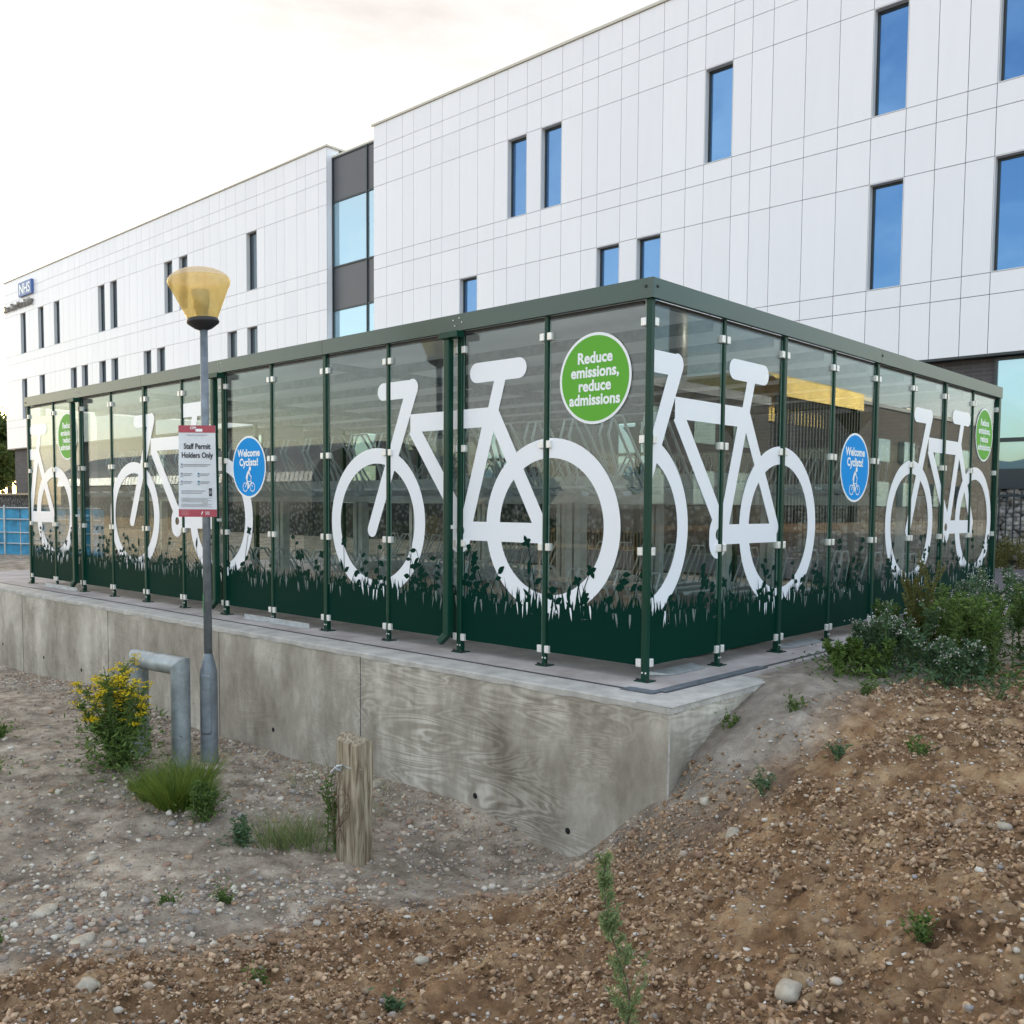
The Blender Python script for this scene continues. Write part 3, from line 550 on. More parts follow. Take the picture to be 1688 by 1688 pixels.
def panel(side,i,graphics=True):
    if side=='L': x1=-i*BL-.030; x0=-(i+1)*BL+.030; tr=bikeL; mp=mapL; bx=lambda b,a,c,o0,o1,z0,z1,m:b.box(a,c,-o1,-o0,z0,z1,m)
    else: x0=i*BR+.030; x1=(i+1)*BR-.030; tr=bikeR; mp=mapR; bx=lambda b,a,c,o0,o1,z0,z1,m:b.box(o0,o1,a,c,z0,z1,m)
    b=MB(); bx(b,x0,x1,-.004,.004,GZ0,GZ1,M['glass']); bx(b,x0-.002,x0,-.004,.004,GZ0,GZ1,M['glassedge']); bx(b,x1,x1+.002,-.004,.004,GZ0,GZ1,M['glassedge'])
    g=b.build('glass_panel',sh); f=mp(.0055); pcs=[]; par={}
    def find(a):
        while par[a]!=a: par[a]=par[par[a]]; a=par[a]
        return a
    for t in tr:
        if min(q[0] for q in t)>x1 or max(q[0] for q in t)<x0: continue
        p=clip(t,x0,x1)
        if not p: continue
        ks=[(round(q[0],3),round(q[1],3)) for q in p]; pcs.append((p,ks[0]))
        for k_ in ks: par.setdefault(k_,k_)
        for k_ in ks[1:]: par[find(k_)]=find(ks[0])
    grp={}
    for p,k_ in pcs: grp.setdefault(find(k_),[]).append(p)
    for ps in grp.values():
        b=MB()
        for p in ps: b.add([f(*q) for q in p],[tuple(range(len(p)))],M['vinylW'])
        b.build('bicycle_graphic',g)
    b=MB()
    for k,t in enumerate(grasspolys(x0,x1,rr)):
        p=clip(t,x0,x1)
        if p: f=mp(.0065+(0 if k<26 else .0000+ .0000035*(k*7%600))); b.add([f(*q) for q in p],[tuple(range(len(p)))],M['vinylG'])
    f=mp(.0092)
    for k in range(8):
        x=rr.uniform(x0+.02,x1-.02); zz=rr.uniform(.42,.48); l=rr.uniform(-.02,.02); w=rr.uniform(.004,.009)
        wheel=any(.50<math.hypot(x-c,zz-1.035)<.70 for c in (WHL if side=='L' else WHR))
        b.add([f(x-w,zz),f(x-w*.9+l*.5,zz-.05),f(x+l,zz-.10),f(x+w+l*.5,zz-.04),f(x+w,zz)],[(0,1,2,3,4)],M['vinylW'] if wheel else M['frost'])
    b.build('grass_graphic',g)
    return g
PL=[panel('L',i) for i in range(12)]; PR=[panel('R',i) for i in range(8)]
sticker(PL[0],mapL,-.46,2.083,False); sticker(PL[5],mapL,-4.955,1.565,True); sticker(PL[10],mapL,-9.50,2.083,False)
sticker(PR[3],mapR,3.29,1.563,True); sticker(PR[7],mapR,6.99,2.083,False)
for i in range(12):
    b=MB(); b.box(-(i+1)*BL+.045,-i*BL-.045,LY-.004,LY+.004,GZ0,GZ1,M['glass']); b.build('glass_panel',sh)
for i in range(8):
    if i in (3,4): continue
    b=MB(); b.box(LX-.004,LX+.004,i*BR+.045,(i+1)*BR-.045,GZ0,GZ1,M['glass']); b.build('glass_panel',sh)
def post(x,y,w,face):
    b=MB(); h=w/2; b.box(x-h,x+h,y-h,y+h,0,HB+.01,M['green']); p=b.build('post',sh,bevel=.006)
    b=MB(); b.box(x-h-.035,x+h+.035,y-.05 if face=='L' else y-h-.035,y+.05 if face=='L' else y+h+.035,0,.008,M['green'])
    for s in (-1,1): b.lathe([(.011,.008),(.011,.02),(.0001,.021)],M['black'],c=(x+s*(h+.02),y-(.03 if face=='L' else 0),0),n=8)
    for s in (-.008,.02): b.lathe([(.007,0),(.006,.004),(.0001,.005)],M['clip'],n=8,tilt=Matrix.Rotation(R(90),3,'X') if face=='L' else Matrix.Rotation(R(90),3,'Y'),c=((x+s,y-h-.0005,.06) if face=='L' else (x+h+.0005,y+s,.06)))
    b.build('base_plate',p)
for i in range(13):
    w=.044 if i==0 else (.050 if i%2==0 else .034); post(-i*BL,0,w,'L')
for i in range(1,9): post(0,i*BR,.050 if i%2==0 else .034,'R')
for i in range(0,13,2):
    b=MB(); x=-i*BL; b.box(x-.035,x+.035,LY-.035,LY+.035,0,HB,M['green']); 
    for s in (-1,1):
        if i==0 and s==1 or i==12 and s==-1: continue
        b.add([(x+s*.035,LY-.02,2.2),(x+s*.035,LY+.02,2.2),(x+s*.035,LY+.02,2.5),(x+s*.035,LY-.02,2.5),(x+s*.30,LY-.02,2.5),(x+s*.30,LY+.02,2.5)],[(0,3,4),(1,5,2),(0,4,5,1),(3,2,5,4),(0,1,2,3)],M['green'])
    b.build('post',sh)
for i in (2,4,6):
    b=MB(); b.box(LX-.035,LX+.035,i*BR-.035,i*BR+.035,0,HB,M['green']); b.build('post',sh)
# fascia beams in segments with seams, inner frame below
FO=.045
def fas(a,c): 
    b=MB(); b.box(a,c,-FO,-FO+.006,HB,HT,M['fascia']); b.box(a,c,-FO+.006,.05,HT-.006,HT,M['fascia']); b.box(a,c,-FO+.006,-.015,HB,HB+.006,M['fascia']); b.build('fascia_beam',sh,bevel=.0015)
for k in range(3): fas(-(k+1)*4*BL+(.0015 if k<2 else -FO),-k*4*BL-(.0015 if k else -FO))
for k in range(2):
    b=MB(); a=k*4*BR+(.0015 if k else -FO+.0065); c=(k+1)*4*BR-(.0015 if k==0 else -FO); b.box(FO-.006,FO+.0005,a,c,HB,HT,M['fascia']); b.box(-.05,FO-.0065,a+.1 if k==0 else a,c,HT-.006,HT,M['fascia']); b.box(.015,FO-.0065,a,c,HB,HB+.006,M['fascia']); b.build('fascia_beam',sh,bevel=.0015)
b=MB(); b.box(LX-FO,FO,LY-FO,LY+FO,HB,HT,M['fascia']); b.build('fascia_beam',sh); b=MB(); b.box(LX-FO,LX+FO,0.06,LY-.06,HB,HT-.002,M['fascia']); b.build('fascia_beam',sh)
b=MB(); b.box(LX+.06,-.06,.0,.02,2.535,2.566,M['black']); b.box(-.02,0,.06,LY-.06,2.535,2.566,M['black']); b.build('inner_rail',sh)
for q,ax in ((( -.012,-FO-.001,2.645),'X'),((FO+.001,.012,2.645),'Y'),((FO+.001,4*BR+.02,2.64),'Y'),((LX+.02,-FO-.001,2.62),'X')):
    b=MB(); b.lathe([(.011,0),(.011,.005),(.0001,.007)],M['black'],n=12,tilt=Matrix.Rotation(R(90),3,ax),c=q); b.build('bolt',sh)
# roof sheet + purlins
b=MB(); n=int(abs(LX)/.09); prof=[]
for i in range(n+1):
    x=LX+.08+(abs(LX)-.16)*i/n; prof.append((x,2.60+(.028 if i%2 else 0)))
b.add([(x,y,z) for x,z in prof for y in (.08,LY-.08)],[(2*i,2*i+1,2*i+3,2*i+2) for i in range(n)],M['roof']); b.build('roof_sheet',sh)
for k in range(1,8):
    b=MB(); y=k*LY/8; b.box(LX+.1,-.1,y-.022,y+.022,2.50,2.585,M['galvl']); b.build('purlin',sh)
for k in (4,8):
    b=MB(); x=-k*BL; b.box(x-.03,x+.03,.05,LY-.05,2.44,2.498,M['galvl']); b.build('rafter',sh)
# clips: the nearest hundred as parts of their own, the rest as one
CZ=(.125,.885,1.64,2.42); cl=[]
for i in range(12):
    for s,xx in ((0,-i*BL),(1,-(i+1)*BL)):
        for z in CZ: cl.append(('L',xx,-1 if s==0 else 1,z))
for i in range(8):
    for s,xx in ((0,i*BR),(1,(i+1)*BR)):
        for z in CZ: cl.append(('R',xx,1 if s==0 else -1,z))
def clipbox(b,c):
    side,u,s,z=c; h=.025 if round(abs(u)/(BL if side=='L' else BR))%2==0 else .017
    if abs(u)<1e-6: h=.022
    a0=u+s*(h-.002); a1=u+s*(h+.04); lo,hi=min(a0,a1),max(a0,a1)
    if side=='L': b.box(lo,hi,-.028,.016,z-.028,z+.028,M['clip'])
    else: b.box(-.016,.028,lo,hi,z-.028,z+.028,M['clip'])
cl.sort(key=lambda c:(Vector((c[1],0,c[3])) if c[0]=='L' else Vector((0,c[1],c[3]))).__sub__(Vector(CAM)).length)
for c in cl[:100]:
    b=MB(); clipbox(b,c); b.build('clip',sh,bevel=.005)
b=MB()
for c in cl[100:]: clipbox(b,c)
b.build('clip',sh,kind='stuff')
# down pipes at posts 2, 6, 10
for i in (2,6,10):
    x=-i*BL-.062
    b=MB(); b.box(x-.030,x+.030,-.115,-.055,.135,2.50,M['green']); p=b.build('down_pipe',sh,bevel=.008)
    b=MB(); b.obox((x,-.085,.15),(x-.07,-.11,.075),.055,.055,M['green'],up=(0,1,0)); b.build('outlet',p,bevel=.006)
    b=MB(); b.box(x-.07,x+.14,-.13,-.046,2.505,2.555,M['green']); b.build('hopper',p,bevel=.004)
    b=MB()
    for dx,dz in ((-.02,2.655),(.05,2.665),(.08,2.63),(-.0,2.61)): b.lathe([(.006,0),(.005,.004),(.0001,.005)],M['clip'],n=8,tilt=Matrix.Rotation(R(90),3,'X'),c=(x+dx+.03,-FO-.0005,dz))
    b.build('rivet',p)
    b=MB(); b.box(x+.036,x+.046,-.09,-.036,1.0,1.03,M['clip']); b.build('bracket',p)
for x0,x1,yy in ((-5.0,-3.85,-.055),(-10.3,-9.2,-.05)):
    b=MB(); b.box(x0,x1,yy-.035,yy+.005,0.002,.005,M['galv']); b.box(x0,x1,yy+.005,yy+.01,0.002,.05,M['galv'])
    o=b.build('steel_angle'); tag(o,'galvanised steel angle at the foot of the glass, '+('far left of the lamp post' if x0<-9 else 'right of the lamp post'),'steel angle')
for y0,y1 in ((.2,.75),(2.05,2.7)):
    b=MB(); b.add([(-.10,y0,.004),(.015,y0+.12,.004),(.015,y1,.004),(-.1,y1,.004),(-.10,y0,.03),(.015,y0+.12,.006),(.015,y1,.006),(-.1,y1,.03)],[(0,1,2,3),(4,5,6,7),(0,4,5,1),(2,6,7,3),(1,5,6,2)],M['galv']); tag(b.build('steel_angle'),'wedge of galvanised angle on the slab below the glass, '+('nearest the front corner post' if y0<1 else 'half hidden towards the weeds'),'steel angle')
# ------------------------------------------------------------------ racks inside
def make_rack():
    t=thing('two_tier_cycle_rack','galvanised two tier cycle rack inside the glass shelter','cycle rack',group='two tier racks inside the shelter')
    G=M['rack']; W=1.62
    for x in (.04,W-.04):
        b=MB(); b.box(x-.035,x+.035,.85,.95,0,1.42,G); b.box(x-.05,x+.05,.3,1.5,0.01,.03,G); b.build('upright',t)
    for z,y in ((1.22,.45),(1.22,1.35),(1.36,.9)):
        b=MB(); b.box(0,W,y-.03,y+.03,z,z+.11,G); b.build('beam',t)
    for k in range(4):
        x=.2+k*.405
        b=MB(); b.add([(x-.05,-.25,1.30),(x-.05,1.75,1.42),(x-.03,-.25,1.265),(x-.03,1.75,1.385),(x+.03,-.25,1.265),(x+.03,1.75,1.385),(x+.05,-.25,1.30),(x+.05,1.75,1.42)],[(0,1,3,2),(2,3,5,4),(4,5,7,6)],G); tr=b.build('upper_tray',t)
        b=MB()
        for s in (-.045,.045): b.tube([(x+s,.15,1.3),(x+s,-.02,1.76),(x+s,.03,1.9),(x+s,.15,1.92),(x+s,.6,1.33)],.012,G,6)
        b.tube([(x-.1,-.25,1.28),(x-.1,-.4,1.33),(x+.1,-.4,1.33),(x+.1,-.25,1.28)],.013,G,6); b.build('wheel_hoop',tr)
        b=MB(); b.add([(x-.05,-.15,.16),(x-.05,1.75,.16),(x-.03,-.15,.12),(x-.03,1.75,.12),(x+.03,-.15,.12),(x+.03,1.75,.12),(x+.05,-.15,.16),(x+.05,1.75,.16)],[(0,1,3,2),(2,3,5,4),(4,5,7,6)],G); tr=b.build('lower_tray',t)
        b=MB()
        for s in (-.045,.045): b.tube([(x+s,.25,.15),(x+s,.08,.55),(x+s,.13,.66),(x+s,.26,.66),(x+s,.6,.16)],.012,G,6)
        b.build('wheel_hoop',tr)
    return t
r0=make_rack(); first=True
for row,(y,fl) in enumerate(((.75,0),(5.9,1),)):
    for k in range(6):
        o=r0 if first else copy_tree(r0); first=False
        o.location=(-1.95-k*1.64 if not fl else -1.9-k*1.64+1.62,y if not fl else y+.3,0); o.rotation_euler=(0,0,0 if not fl else PI)
        o['label']=('galvanised two tier cycle rack in the front row, seen just through the long glass side' if not fl else 'galvanised two tier cycle rack in the back row of the glass shelter')
        o['group']='front row of cycle racks' if not fl else 'back row of cycle racks'
# ------------------------------------------------------------------ hospital building
BY=17.5; BX0=-62.98; BX1=1.5
JX=[1.5,.62,0,-.88,-1.75,-2.3,-3.14,-3.75,-4.42,-5.11,-5.94,-6.77,-7.65,-8.55,-9.15,-9.70,-10.56,-11.14,-11.92,-12.77,-13.38,-14.24,-14.84,-15.64,-16.50,-17.10,-17.95,-18.55,-19.32,-20.19,-21.08,-21.67,-22.58,-23.19,-24.09,-24.85,
-27.81,-28.35,-29.23,-29.87,-30.77,-31.37,-32.27,-32.88,-33.74,-34.56,-35.41,-35.94,-36.84,-37.43,-38.35,-38.93,-39.79,-40.43,-41.28,-42.16,-42.75,-43.60,-44.2,-45.05,-45.65,-46.51,-47.36,-48.01,-48.87,-49.73,-50.32,-51.18,-51.84,-52.7,-53.56,-54.09,-54.94,-55.6,-56.48,-57.35,-58.0,-58.7,-59.31,-60.2,-60.8,-61.45,-62.31,-62.98]
JZ=[4.65,5.96,6.44,8.96,10.01,10.52,13.05,13.95,14.48,15.28]
W3=[(-10.56,-9.70),(-5.94,-5.11),(-3.14,-2.3),(-17.95,-17.10),(-16.5,-15.64),(-33.74,-32.88),(-41.28,-40.43),(-39.79,-38.93),(-47.36,-46.51),(-48.87,-48.01),(-54.94,-54.09),(-57.35,-56.48),(-60.2,-59.31)]
W2=[(-5.94,-5.11),(-3.14,-2.3),(-20.19,-19.32),(-14.24,-13.38),(-12.77,-11.92),(-35.41,-34.56),(-33.74,-32.88),(-42.16,-41.28),(-43.6,-42.75),(-47.36,-46.51),(-48.87,-48.01),(-51.18,-50.32),(-52.7,-51.84),(-57.35,-56.48),(-60.2,-59.31)]
hb=thing('hospital_building','long white panelled hospital building with narrow dark windows behind the cycle shelter','building',(0,0,0))
holes={(a,10.52) for a,_ in W3}|{(a,6.44) for a,_ in W2}
b=MB(); G=.0075
rj=random.Random(5)
for i in range(len(JX)-1):
    x1,x0=JX[i],JX[i+1]
    if x1==-24.85: continue
    for j in range(len(JZ)-1):
        z0,z1=JZ[j],JZ[j+1]
        if (x0,z0) in holes: continue
        q=rj.uniform(-.0012,.0012); b.box(x0+G,x1-G,BY+q,BY+.03,z0+G,z1-G,M['clad']); b.add([(x0,BY+.028,z0),(x1,BY+.028,z0),(x1,BY+.028,z1),(x0,BY+.028,z1)],[(0,1,2,3)],M['joint'])
b.box(-24.85,-24.83,BY+.031,BY+.6,4.65,15.28,M['clad']); b.box(-27.83,-27.81,BY+.031,BY+.6,4.65,15.28,M['clad'])
b.build('cladding',hb)
b=MB(); b.box(BX0,-27.9,BY+.3,45,4.6,15.2,M['clad']); b.box(-24.8,BX1,BY+.3,45,4.6,15.2,M['clad']); b.box(-27.9,-24.8,BY+.75,44,4.6,14.8,M['joint']); b.box(BX0,BX0+.03,BY+.031,BY+.3,4.65,15.28,M['clad']); b.box(BX1-.03,BX1,BY+.031,BY+.3,4.65,15.28,M['clad']); b.build('body',hb)
b=MB(); b.box(BX0-.05,-27.72,BY-.05,45,15.285,15.36,M['coping']); b.box(-24.94,BX1+.05,BY-.05,45,15.285,15.36,M['coping']); b.box(-27.8,-24.86,BY+.27,45,14.92,14.99,M['coping']); b.build('coping',hb)
b=MB(); b.box(BX0+.4,BX1-.3,BY+.31,44.6,-.3,4.60,M['brick']); b.box(BX0,BX1,BY+.0,BY+.3,4.60,4.648,M['frame']); b.build('wall',hb,label='dark grey brick ground floor wall')
def window(x0,x1,z0,z1,parent=hb,pm='pane',D=.17,fw=.06,lining=True,rev='reveal'):
    b=MB()
    if lining:
        y0,y1=BY+.002,BY+.30; m=M[rev]; q=.02
        b.box(x0,x0+q,y0,y1,z0,z1,m); b.box(x1-q,x1,y0,y1,z0,z1,m); b.box(x0+q,x1-q,y0,y1,z1-q,z1,m); b.box(x0+q,x1-q,y0-.01,y1,z0,z0+q,m)
    a,c,d,e=x0+.021,x1-.021,z0+.021,z1-.021; y0=BY+D; f=M['frame']
    b.box(a,a+fw,y0,y0+.06,d,e,f); b.box(c-fw,c,y0,y0+.06,d,e,f); b.box(a+fw,c-fw,y0,y0+.06,e-fw,e,f); b.box(a+fw,c-fw,y0,y0+.06,d,d+fw*.6,f)
    w_=b.build('window',parent); b=MB(); b.box(a+fw-.01,c-fw+.01,y0+.02,y0+.035,d+.01,e-fw+.01,M[pm]); b.build('pane',w_)
for a,c in W3: window(a,c,10.52,13.05,pm='pane_dark_refl' if c<-28 else 'pane')
for a,c in W2: window(a,c,6.44,8.96,pm='pane_dark_refl' if c<-28 else 'pane')
# glazed stair bay
bx=thing  # (kept as parts of the building)
b=MB(); f=M['frame']; yb=BY+.30
for x in (-27.80,-25.62,-24.90): b.box(x,x+.05,yb-.05,yb+.1,4.65,14.9,f)
for z in (4.65,8.90,10.60,13.14,14.86,6.4): b.box(-27.75,-25.62,yb-.03,yb+.08,z,z+.06,f); b.box(-25.57,-24.90,yb-.03,yb+.08,z,z+.06,f)
cf=b.build('curtain_frame',hb)
for x0,x1 in ((-27.75,-25.62),(-25.57,-24.90)):
    for z0,z1,m in ((8.96,10.60,'spandrel'),(13.20,14.86,'spandrel'),(4.71,6.4,'spandrel'),(6.46,8.90,'pane2'),(10.66,13.14,'pane2')):
        b=MB(); b.box(x0,x1,yb+.01,yb+.03,z0,z1,M[m]); b.build('spandrel_panel' if m=='spandrel' else 'pane',cf)
# ground floor glazing at the right and further windows in the brick
def gwin(x0,x1,z0,z1,zt):
    b=MB(); y=BY+.24
    for a,c,d,e in ((x0,x0+.06,z0,z1),(x1-.06,x1,z0,z1),(x0+.06,x1-.06,z1-.07,z1),(x0+.06,x1-.06,z0,z0+.32),(x0+.06,x1-.06,zt,zt+.09)): b.box(a,c,y,y+.12,d,e,M['frame'])
    w_=b.build('window',hb); b=MB(); b.box(x0+.06,x1-.06,y+.04,y+.055,z0+.3,z1-.06,M['pane2']); b.build('pane',w_)
gwin(-3.05,1.0,1.78,4.59,2.70)
for x in (-12,-18,-25,-33,-42): gwin(x-1.6,x,1.78,4.3,2.70)
# lettering on the building
def mapF(off): return lambda u,z:(u,BY-off,z)
b=MB(); b.box(-60.0,-57.9,BY-.16,BY-.02,14.0,14.85,M['nhs'])
f=mapF(.165); b.add([f(*q) for q in ((-59.95,14.05),(-57.95,14.05),(-57.95,14.8),(-59.95,14.8))],[(0,1,2,3)],M['signW']); b.mats[1]=M['nhs']
txt(b,mapF,'NHS',-58.95,14.13,.86,M['stickW'],.172,.02,1.05); b.build('wall_sign',hb,label='blue lozenge sign with white letters')
b=MB(); v,fc=text2d('Dame Clare Marx Building',.62,.012,'LEFT'); sxx=4.9/max(q[0] for q in v)
for off in (.04,.08,.12): b.add([(-62.85+q[0]*sxx,BY-off,13.38+q[1]) for q in v],fc,M['ink'])
b.build('lettering',hb,label='dark raised letters naming the building')
# gabion wall + railings in front
gw=thing('gabion_wall','low wall of stone filled wire baskets in front of the hospital building','wall')
n=5200; P=np.stack([RNG.uniform(-7,2,n),RNG.uniform(16.25,16.5,n),RNG.uniform(-.05,1.62,n)],-1); rad=RNG.uniform(.05,.10,n); V0,F0=I1; k=len(V0)
v=(V0[None]*(1+.5*(RNG.random((n,k,1))-.5))*rad[:,None,None]*np.array([1.2,.9,.75])+P[:,None,:]).reshape(-1,3); npmesh('stone_fill',v,(F0[None]+(np.arange(n)*k)[:,None,None]).reshape(-1,3),M['gabion'],gw)
b=MB(); b.box(-64,-7.0,16.25,16.55,-.2,1.62,M['gabface']); b.box(-7,2,16.4,16.6,-.2,1.6,M['dark']); b.build('core',gw)
b=MB(); b.box(-64,2.1,16.12,16.62,1.62,1.74,M['frame']); b.build('cap',gw)
rl=thing('railing','dark vertical bar railing standing against the gabion wall','railing')
b=MB()
for i in range(66): b.box(-7+i*.14,-6.975+i*.14,16.05,16.075,0,1.6,M['frame'])
b.box(-7,2.2,16.04,16.085,1.45,1.5,M['frame']); b.box(-7,2.2,16.04,16.085,.1,.15,M['frame']); b.build('bars',rl)
b=MB(); b.box(-14,26,9.4,15.2,-.02,.006,M['tarmac']); tag(b.build('path'),'strip of grey tarmac path before the hospital',kind='structure')
# blue site fence at left
bf=thing('site_fence','low barrier fence wrapped in blue mesh on the bare ground at the left edge','fence')
b=MB()
for i in range(30):
    a=(-26+ i*.30,-.5+i*.14); c=(-26+(i+1)*.30,-.5+(i+1)*.14); q=.03*math.sin(i*1.7); 
    b.add([(a[0],a[1]+q,0.0),(c[0],c[1]-q,0.0),(c[0],c[1]-q,1.03),(a[0],a[1]+q,1.03)],[(0,1,2,3)],M['mesh'])
o=b.build('mesh_sheet',bf); sol=o.modifiers.new('s','SOLIDIFY'); sol.thickness=.004
b=MB()
for z in (.25,.5,.8,1.06): b.tube([(-26,-.54,z),(-17,3.66,z)],.018,M['galv'],6)
b.build('rail',bf)
for k in range(5):
    x=-26+2.2*k; y=-.54+2.2*k*.4667; b=MB(); b.tube([(x,y-.03,0),(x,y-.03,1.12)],.022,M['galv'],8); b.build('upright',bf)
# ------------------------------------------------------------------ street lamp
LXP=Vector((-3.463,-1.315,0)); LT=Vector((-3.50,-1.31,0)); zb=-1.0
lp=thing('street_lamp','galvanised street lamp with an amber conical shade standing before the retaining wall','street lamp',(LXP.x,LXP.y,-.93))
off=Vector((LXP.x,LXP.y,-.93)); 
def rel(p): return Vector(p)-off
lean=lambda z: Vector((-3.463-.010*(z+.93),-1.315+.004*(z+.93),z))
b=MB(); b.tube([rel(lean(-.1)),rel(lean(2.64))],[.034,.031],M['galvd'],24); b.build('pole',lp,smooth=True)
b=MB(); b.tube([rel(lean(z)) for z in (-1.1,-.22,-.19,-.06,-.055)],[.072,.072,.068,.036,.034],M['galvd'],28); bs=b.build('base_section',lp,smooth=True); bs.modifiers.new('e','EDGE_SPLIT').split_angle=R(25)
ang=math.atan2(-5.27+1.31,3.68+3.46)-.35
b=MB(); pts=[]; 
for z in (-.70,-.69,-.28,-.27):
    pass
n=8
vs=[];fs=[]
for k,(z,wf) in enumerate(((-.72,.75),(-.70,1),(-.24,1),(-.22,.75))):
    for i in range(n+1):
        t=ang+(-.5+i/n)*1.25*wf; p=lean(z)-off; vs.append((p.x+.0775*math.cos(t),p.y+.0775*math.sin(t),p.z))
for k in range(3):
    for i in range(n): fs.append((k*(n+1)+i,k*(n+1)+i+1,(k+1)*(n+1)+i+1,(k+1)*(n+1)+i))
b.add(vs,fs,M['galvd']); o=b.build('access_door',lp,smooth=True); s_=o.modifiers.new('s','SOLIDIFY'); s_.thickness=.005
tl=Matrix.Rotation(R(-5),3,Vector((-.68,.73,0))); hc=rel(lean(2.60))
b=MB(); b.lathe([(.034,.0),(.07,.015),(.125,.055),(.13,.07),(.122,.085),(.122,.09),(.0001,.088)],M['black'],c=hc,tilt=tl); b.build('lamp_cap',lp,smooth=True)
b=MB(); b.lathe([(.118,.085),(.122,.10),(.232,.352),(.238,.355),(.236,.368),(.244,.372),(.243,.385),(.248,.392),(.240,.410)],M['amber'],c=hc,tilt=tl,n=48); b.build('lamp_shade',lp,smooth=True)
b=MB(); b.lathe([(.240,.408),(.241,.412),(.226,.432),(.19,.458),(.14,.480),(.07,.495),(.0001,.50)],M['dome'],c=hc,tilt=tl,n=48); b.build('lamp_dome',lp,smooth=True)
b=MB(); b.lathe([(.05,.09),(.05,.17),(.062,.18),(.075,.32),(.0001,.33)],M['galv'],c=hc,tilt=tl,n=20); b.build('lamp_core',lp,smooth=True)
b=MB(); p=lean(.28)-off; a0=ang
b.add([(p.x+.037*math.cos(a0+t),p.y+.037*math.sin(a0+t),p.z+z) for z in (0,.16) for t in (-1.3,-1.05,-.8,-.55)],[(0,1,5,4),(1,2,6,5),(2,3,7,6)],mat('green_tag',(.03,.22,.10),.5)); b.build('number_tag',lp)
# parking sign on the lamp
sc=lean(1.45); dirn=Vector((3.68-sc.x,-5.27-sc.y,0)).normalized(); a=math.atan2(dirn.y,dirn.x)+R(90)-R(14)
sg=thing('parking_sign','white parking notice with red bands reading Staff Permit Holders Only, fixed to the lamp pole','sign',(sc.x,sc.y,1.45),a)
SW,SH=.30,.745; xo=-.055
def bend(u,z): return -.045-.012*math.sin((z)*4.5)*(abs(u-xo)/.15)**1.5*(1 if u>xo else -1)*1.0
def mapS(off): return lambda u,z:(u,bend(u,z)-off,z)
def splate(b,u0,u1,z0,z1,m,off,nz=10,nu=6,cut=0):
    f=mapS(off); vs=[]
    for j in range(nz+1):
        for i in range(nu+1): vs.append(f(u0+(u1-u0)*i/nu,z0+(z1-z0)*j/nz))
    b.add(vs,[(j*(nu+1)+i,j*(nu+1)+i+1,(j+1)*(nu+1)+i+1,(j+1)*(nu+1)+i) for j in range(nz) for i in range(nu)],m)
b=MB(); L0,L1=xo-SW/2,xo+SW/2; B0,B1=-SH/2,SH/2
splate(b,L0,L1,B0,B1,M['signW'],0,16,8); o=b.build('board',sg); s_=o.modifiers.new('s','SOLIDIFY'); s_.thickness=.004; s_.offset=-1
b=MB(); splate(b,L0,L1,B1-.058,B1,M['red'],.003,3,8); splate(b,L0,L1,B0,B0+.062,M['red'],.003,3,8)
b.build('colour_band',sg)
b=MB(); I=M['ink']; GI=M['inkg']
txt(b,mapS,'CPP',xo-.03,B1-.03,.028,M['stickW'],.0045,.0008); splate(b,xo-.01,xo+.045,B1-.05,B1-.028,M['stickW'],.0045,1,2)
txt(b,mapS,'PARKING CONTRACT',xo,B1-.085,.0165,GI,.0035,.0)
txt(b,mapS,'Staff Permit',xo,B1-.190,.062,I,.0035,.0018,.74); txt(b,mapS,'Holders Only',xo,B1-.262,.062,I,.0035,.0018,.74)
def lines(x,z,w,n_,h=.005,g=.012,m=GI):
    for k in range(n_): splate(b,x,x+w*(1-.12*(k%2)),z-k*g-h,z-k*g,m,.0035,1,3)
for (x,z,w) in ((-.115,B1-.31,.22),(-.115,B1-.385,.07),(.02,B1-.385,.075),(-.115,B1-.45,.07),(.02,B1-.45,.075)):
    splate(b,xo+x-.018,xo+x-.003,z-.034,z,GI if x<0 else M['inkb'],.0035,2,2); splate(b,xo+x-.015,xo+x-.006,z-.027,z-.015,M['signW'],.0045,1,1); lines(xo+x+.003,z-.005,w,2)
lines(xo-.13,B1-.53,.19,2,.006,.017); splate(b,xo+.09,xo+.115,B1-.575,B1-.51,I,.0035,3,2); splate(b,xo+.094,xo+.111,B1-.555,B1-.53,GI,.0045,1,1)
lines(xo-.13,B1-.59,.24,4,.003,.010); lines(xo-.13,B1-.64,.24,3,.003,.010)
lines(xo-.13,B0+.05,.06,4,.0025,.010,mat('pale_red',(.55,.3,.3),.5)); lines(xo+.06,B0+.042,.035,3,.003,.009,M['stickW']); 
f=mapS(.0045); b.add([f(xo+.025,B0+.02),f(xo+.033,B0+.02),f(xo+.043,B0+.045),f(xo+.036,B0+.045)],[(0,1,2,3)],M['stickW']); b.build('lettering',sg)
b=MB()
for z in (.25,-.25):
    n=16; b.add([(.036*math.cos(2*PI*i/n),.036*math.sin(2*PI*i/n),z+q) for q in (-.01,.01) for i in range(n)],[(i,(i+1)%n,n+(i+1)%n,n+i) for i in range(n)],M['galv']); b.box(-.02,.02,-.046,-.034,z-.012,z+.012,M['galv'])
b.build('pole_clip',sg)
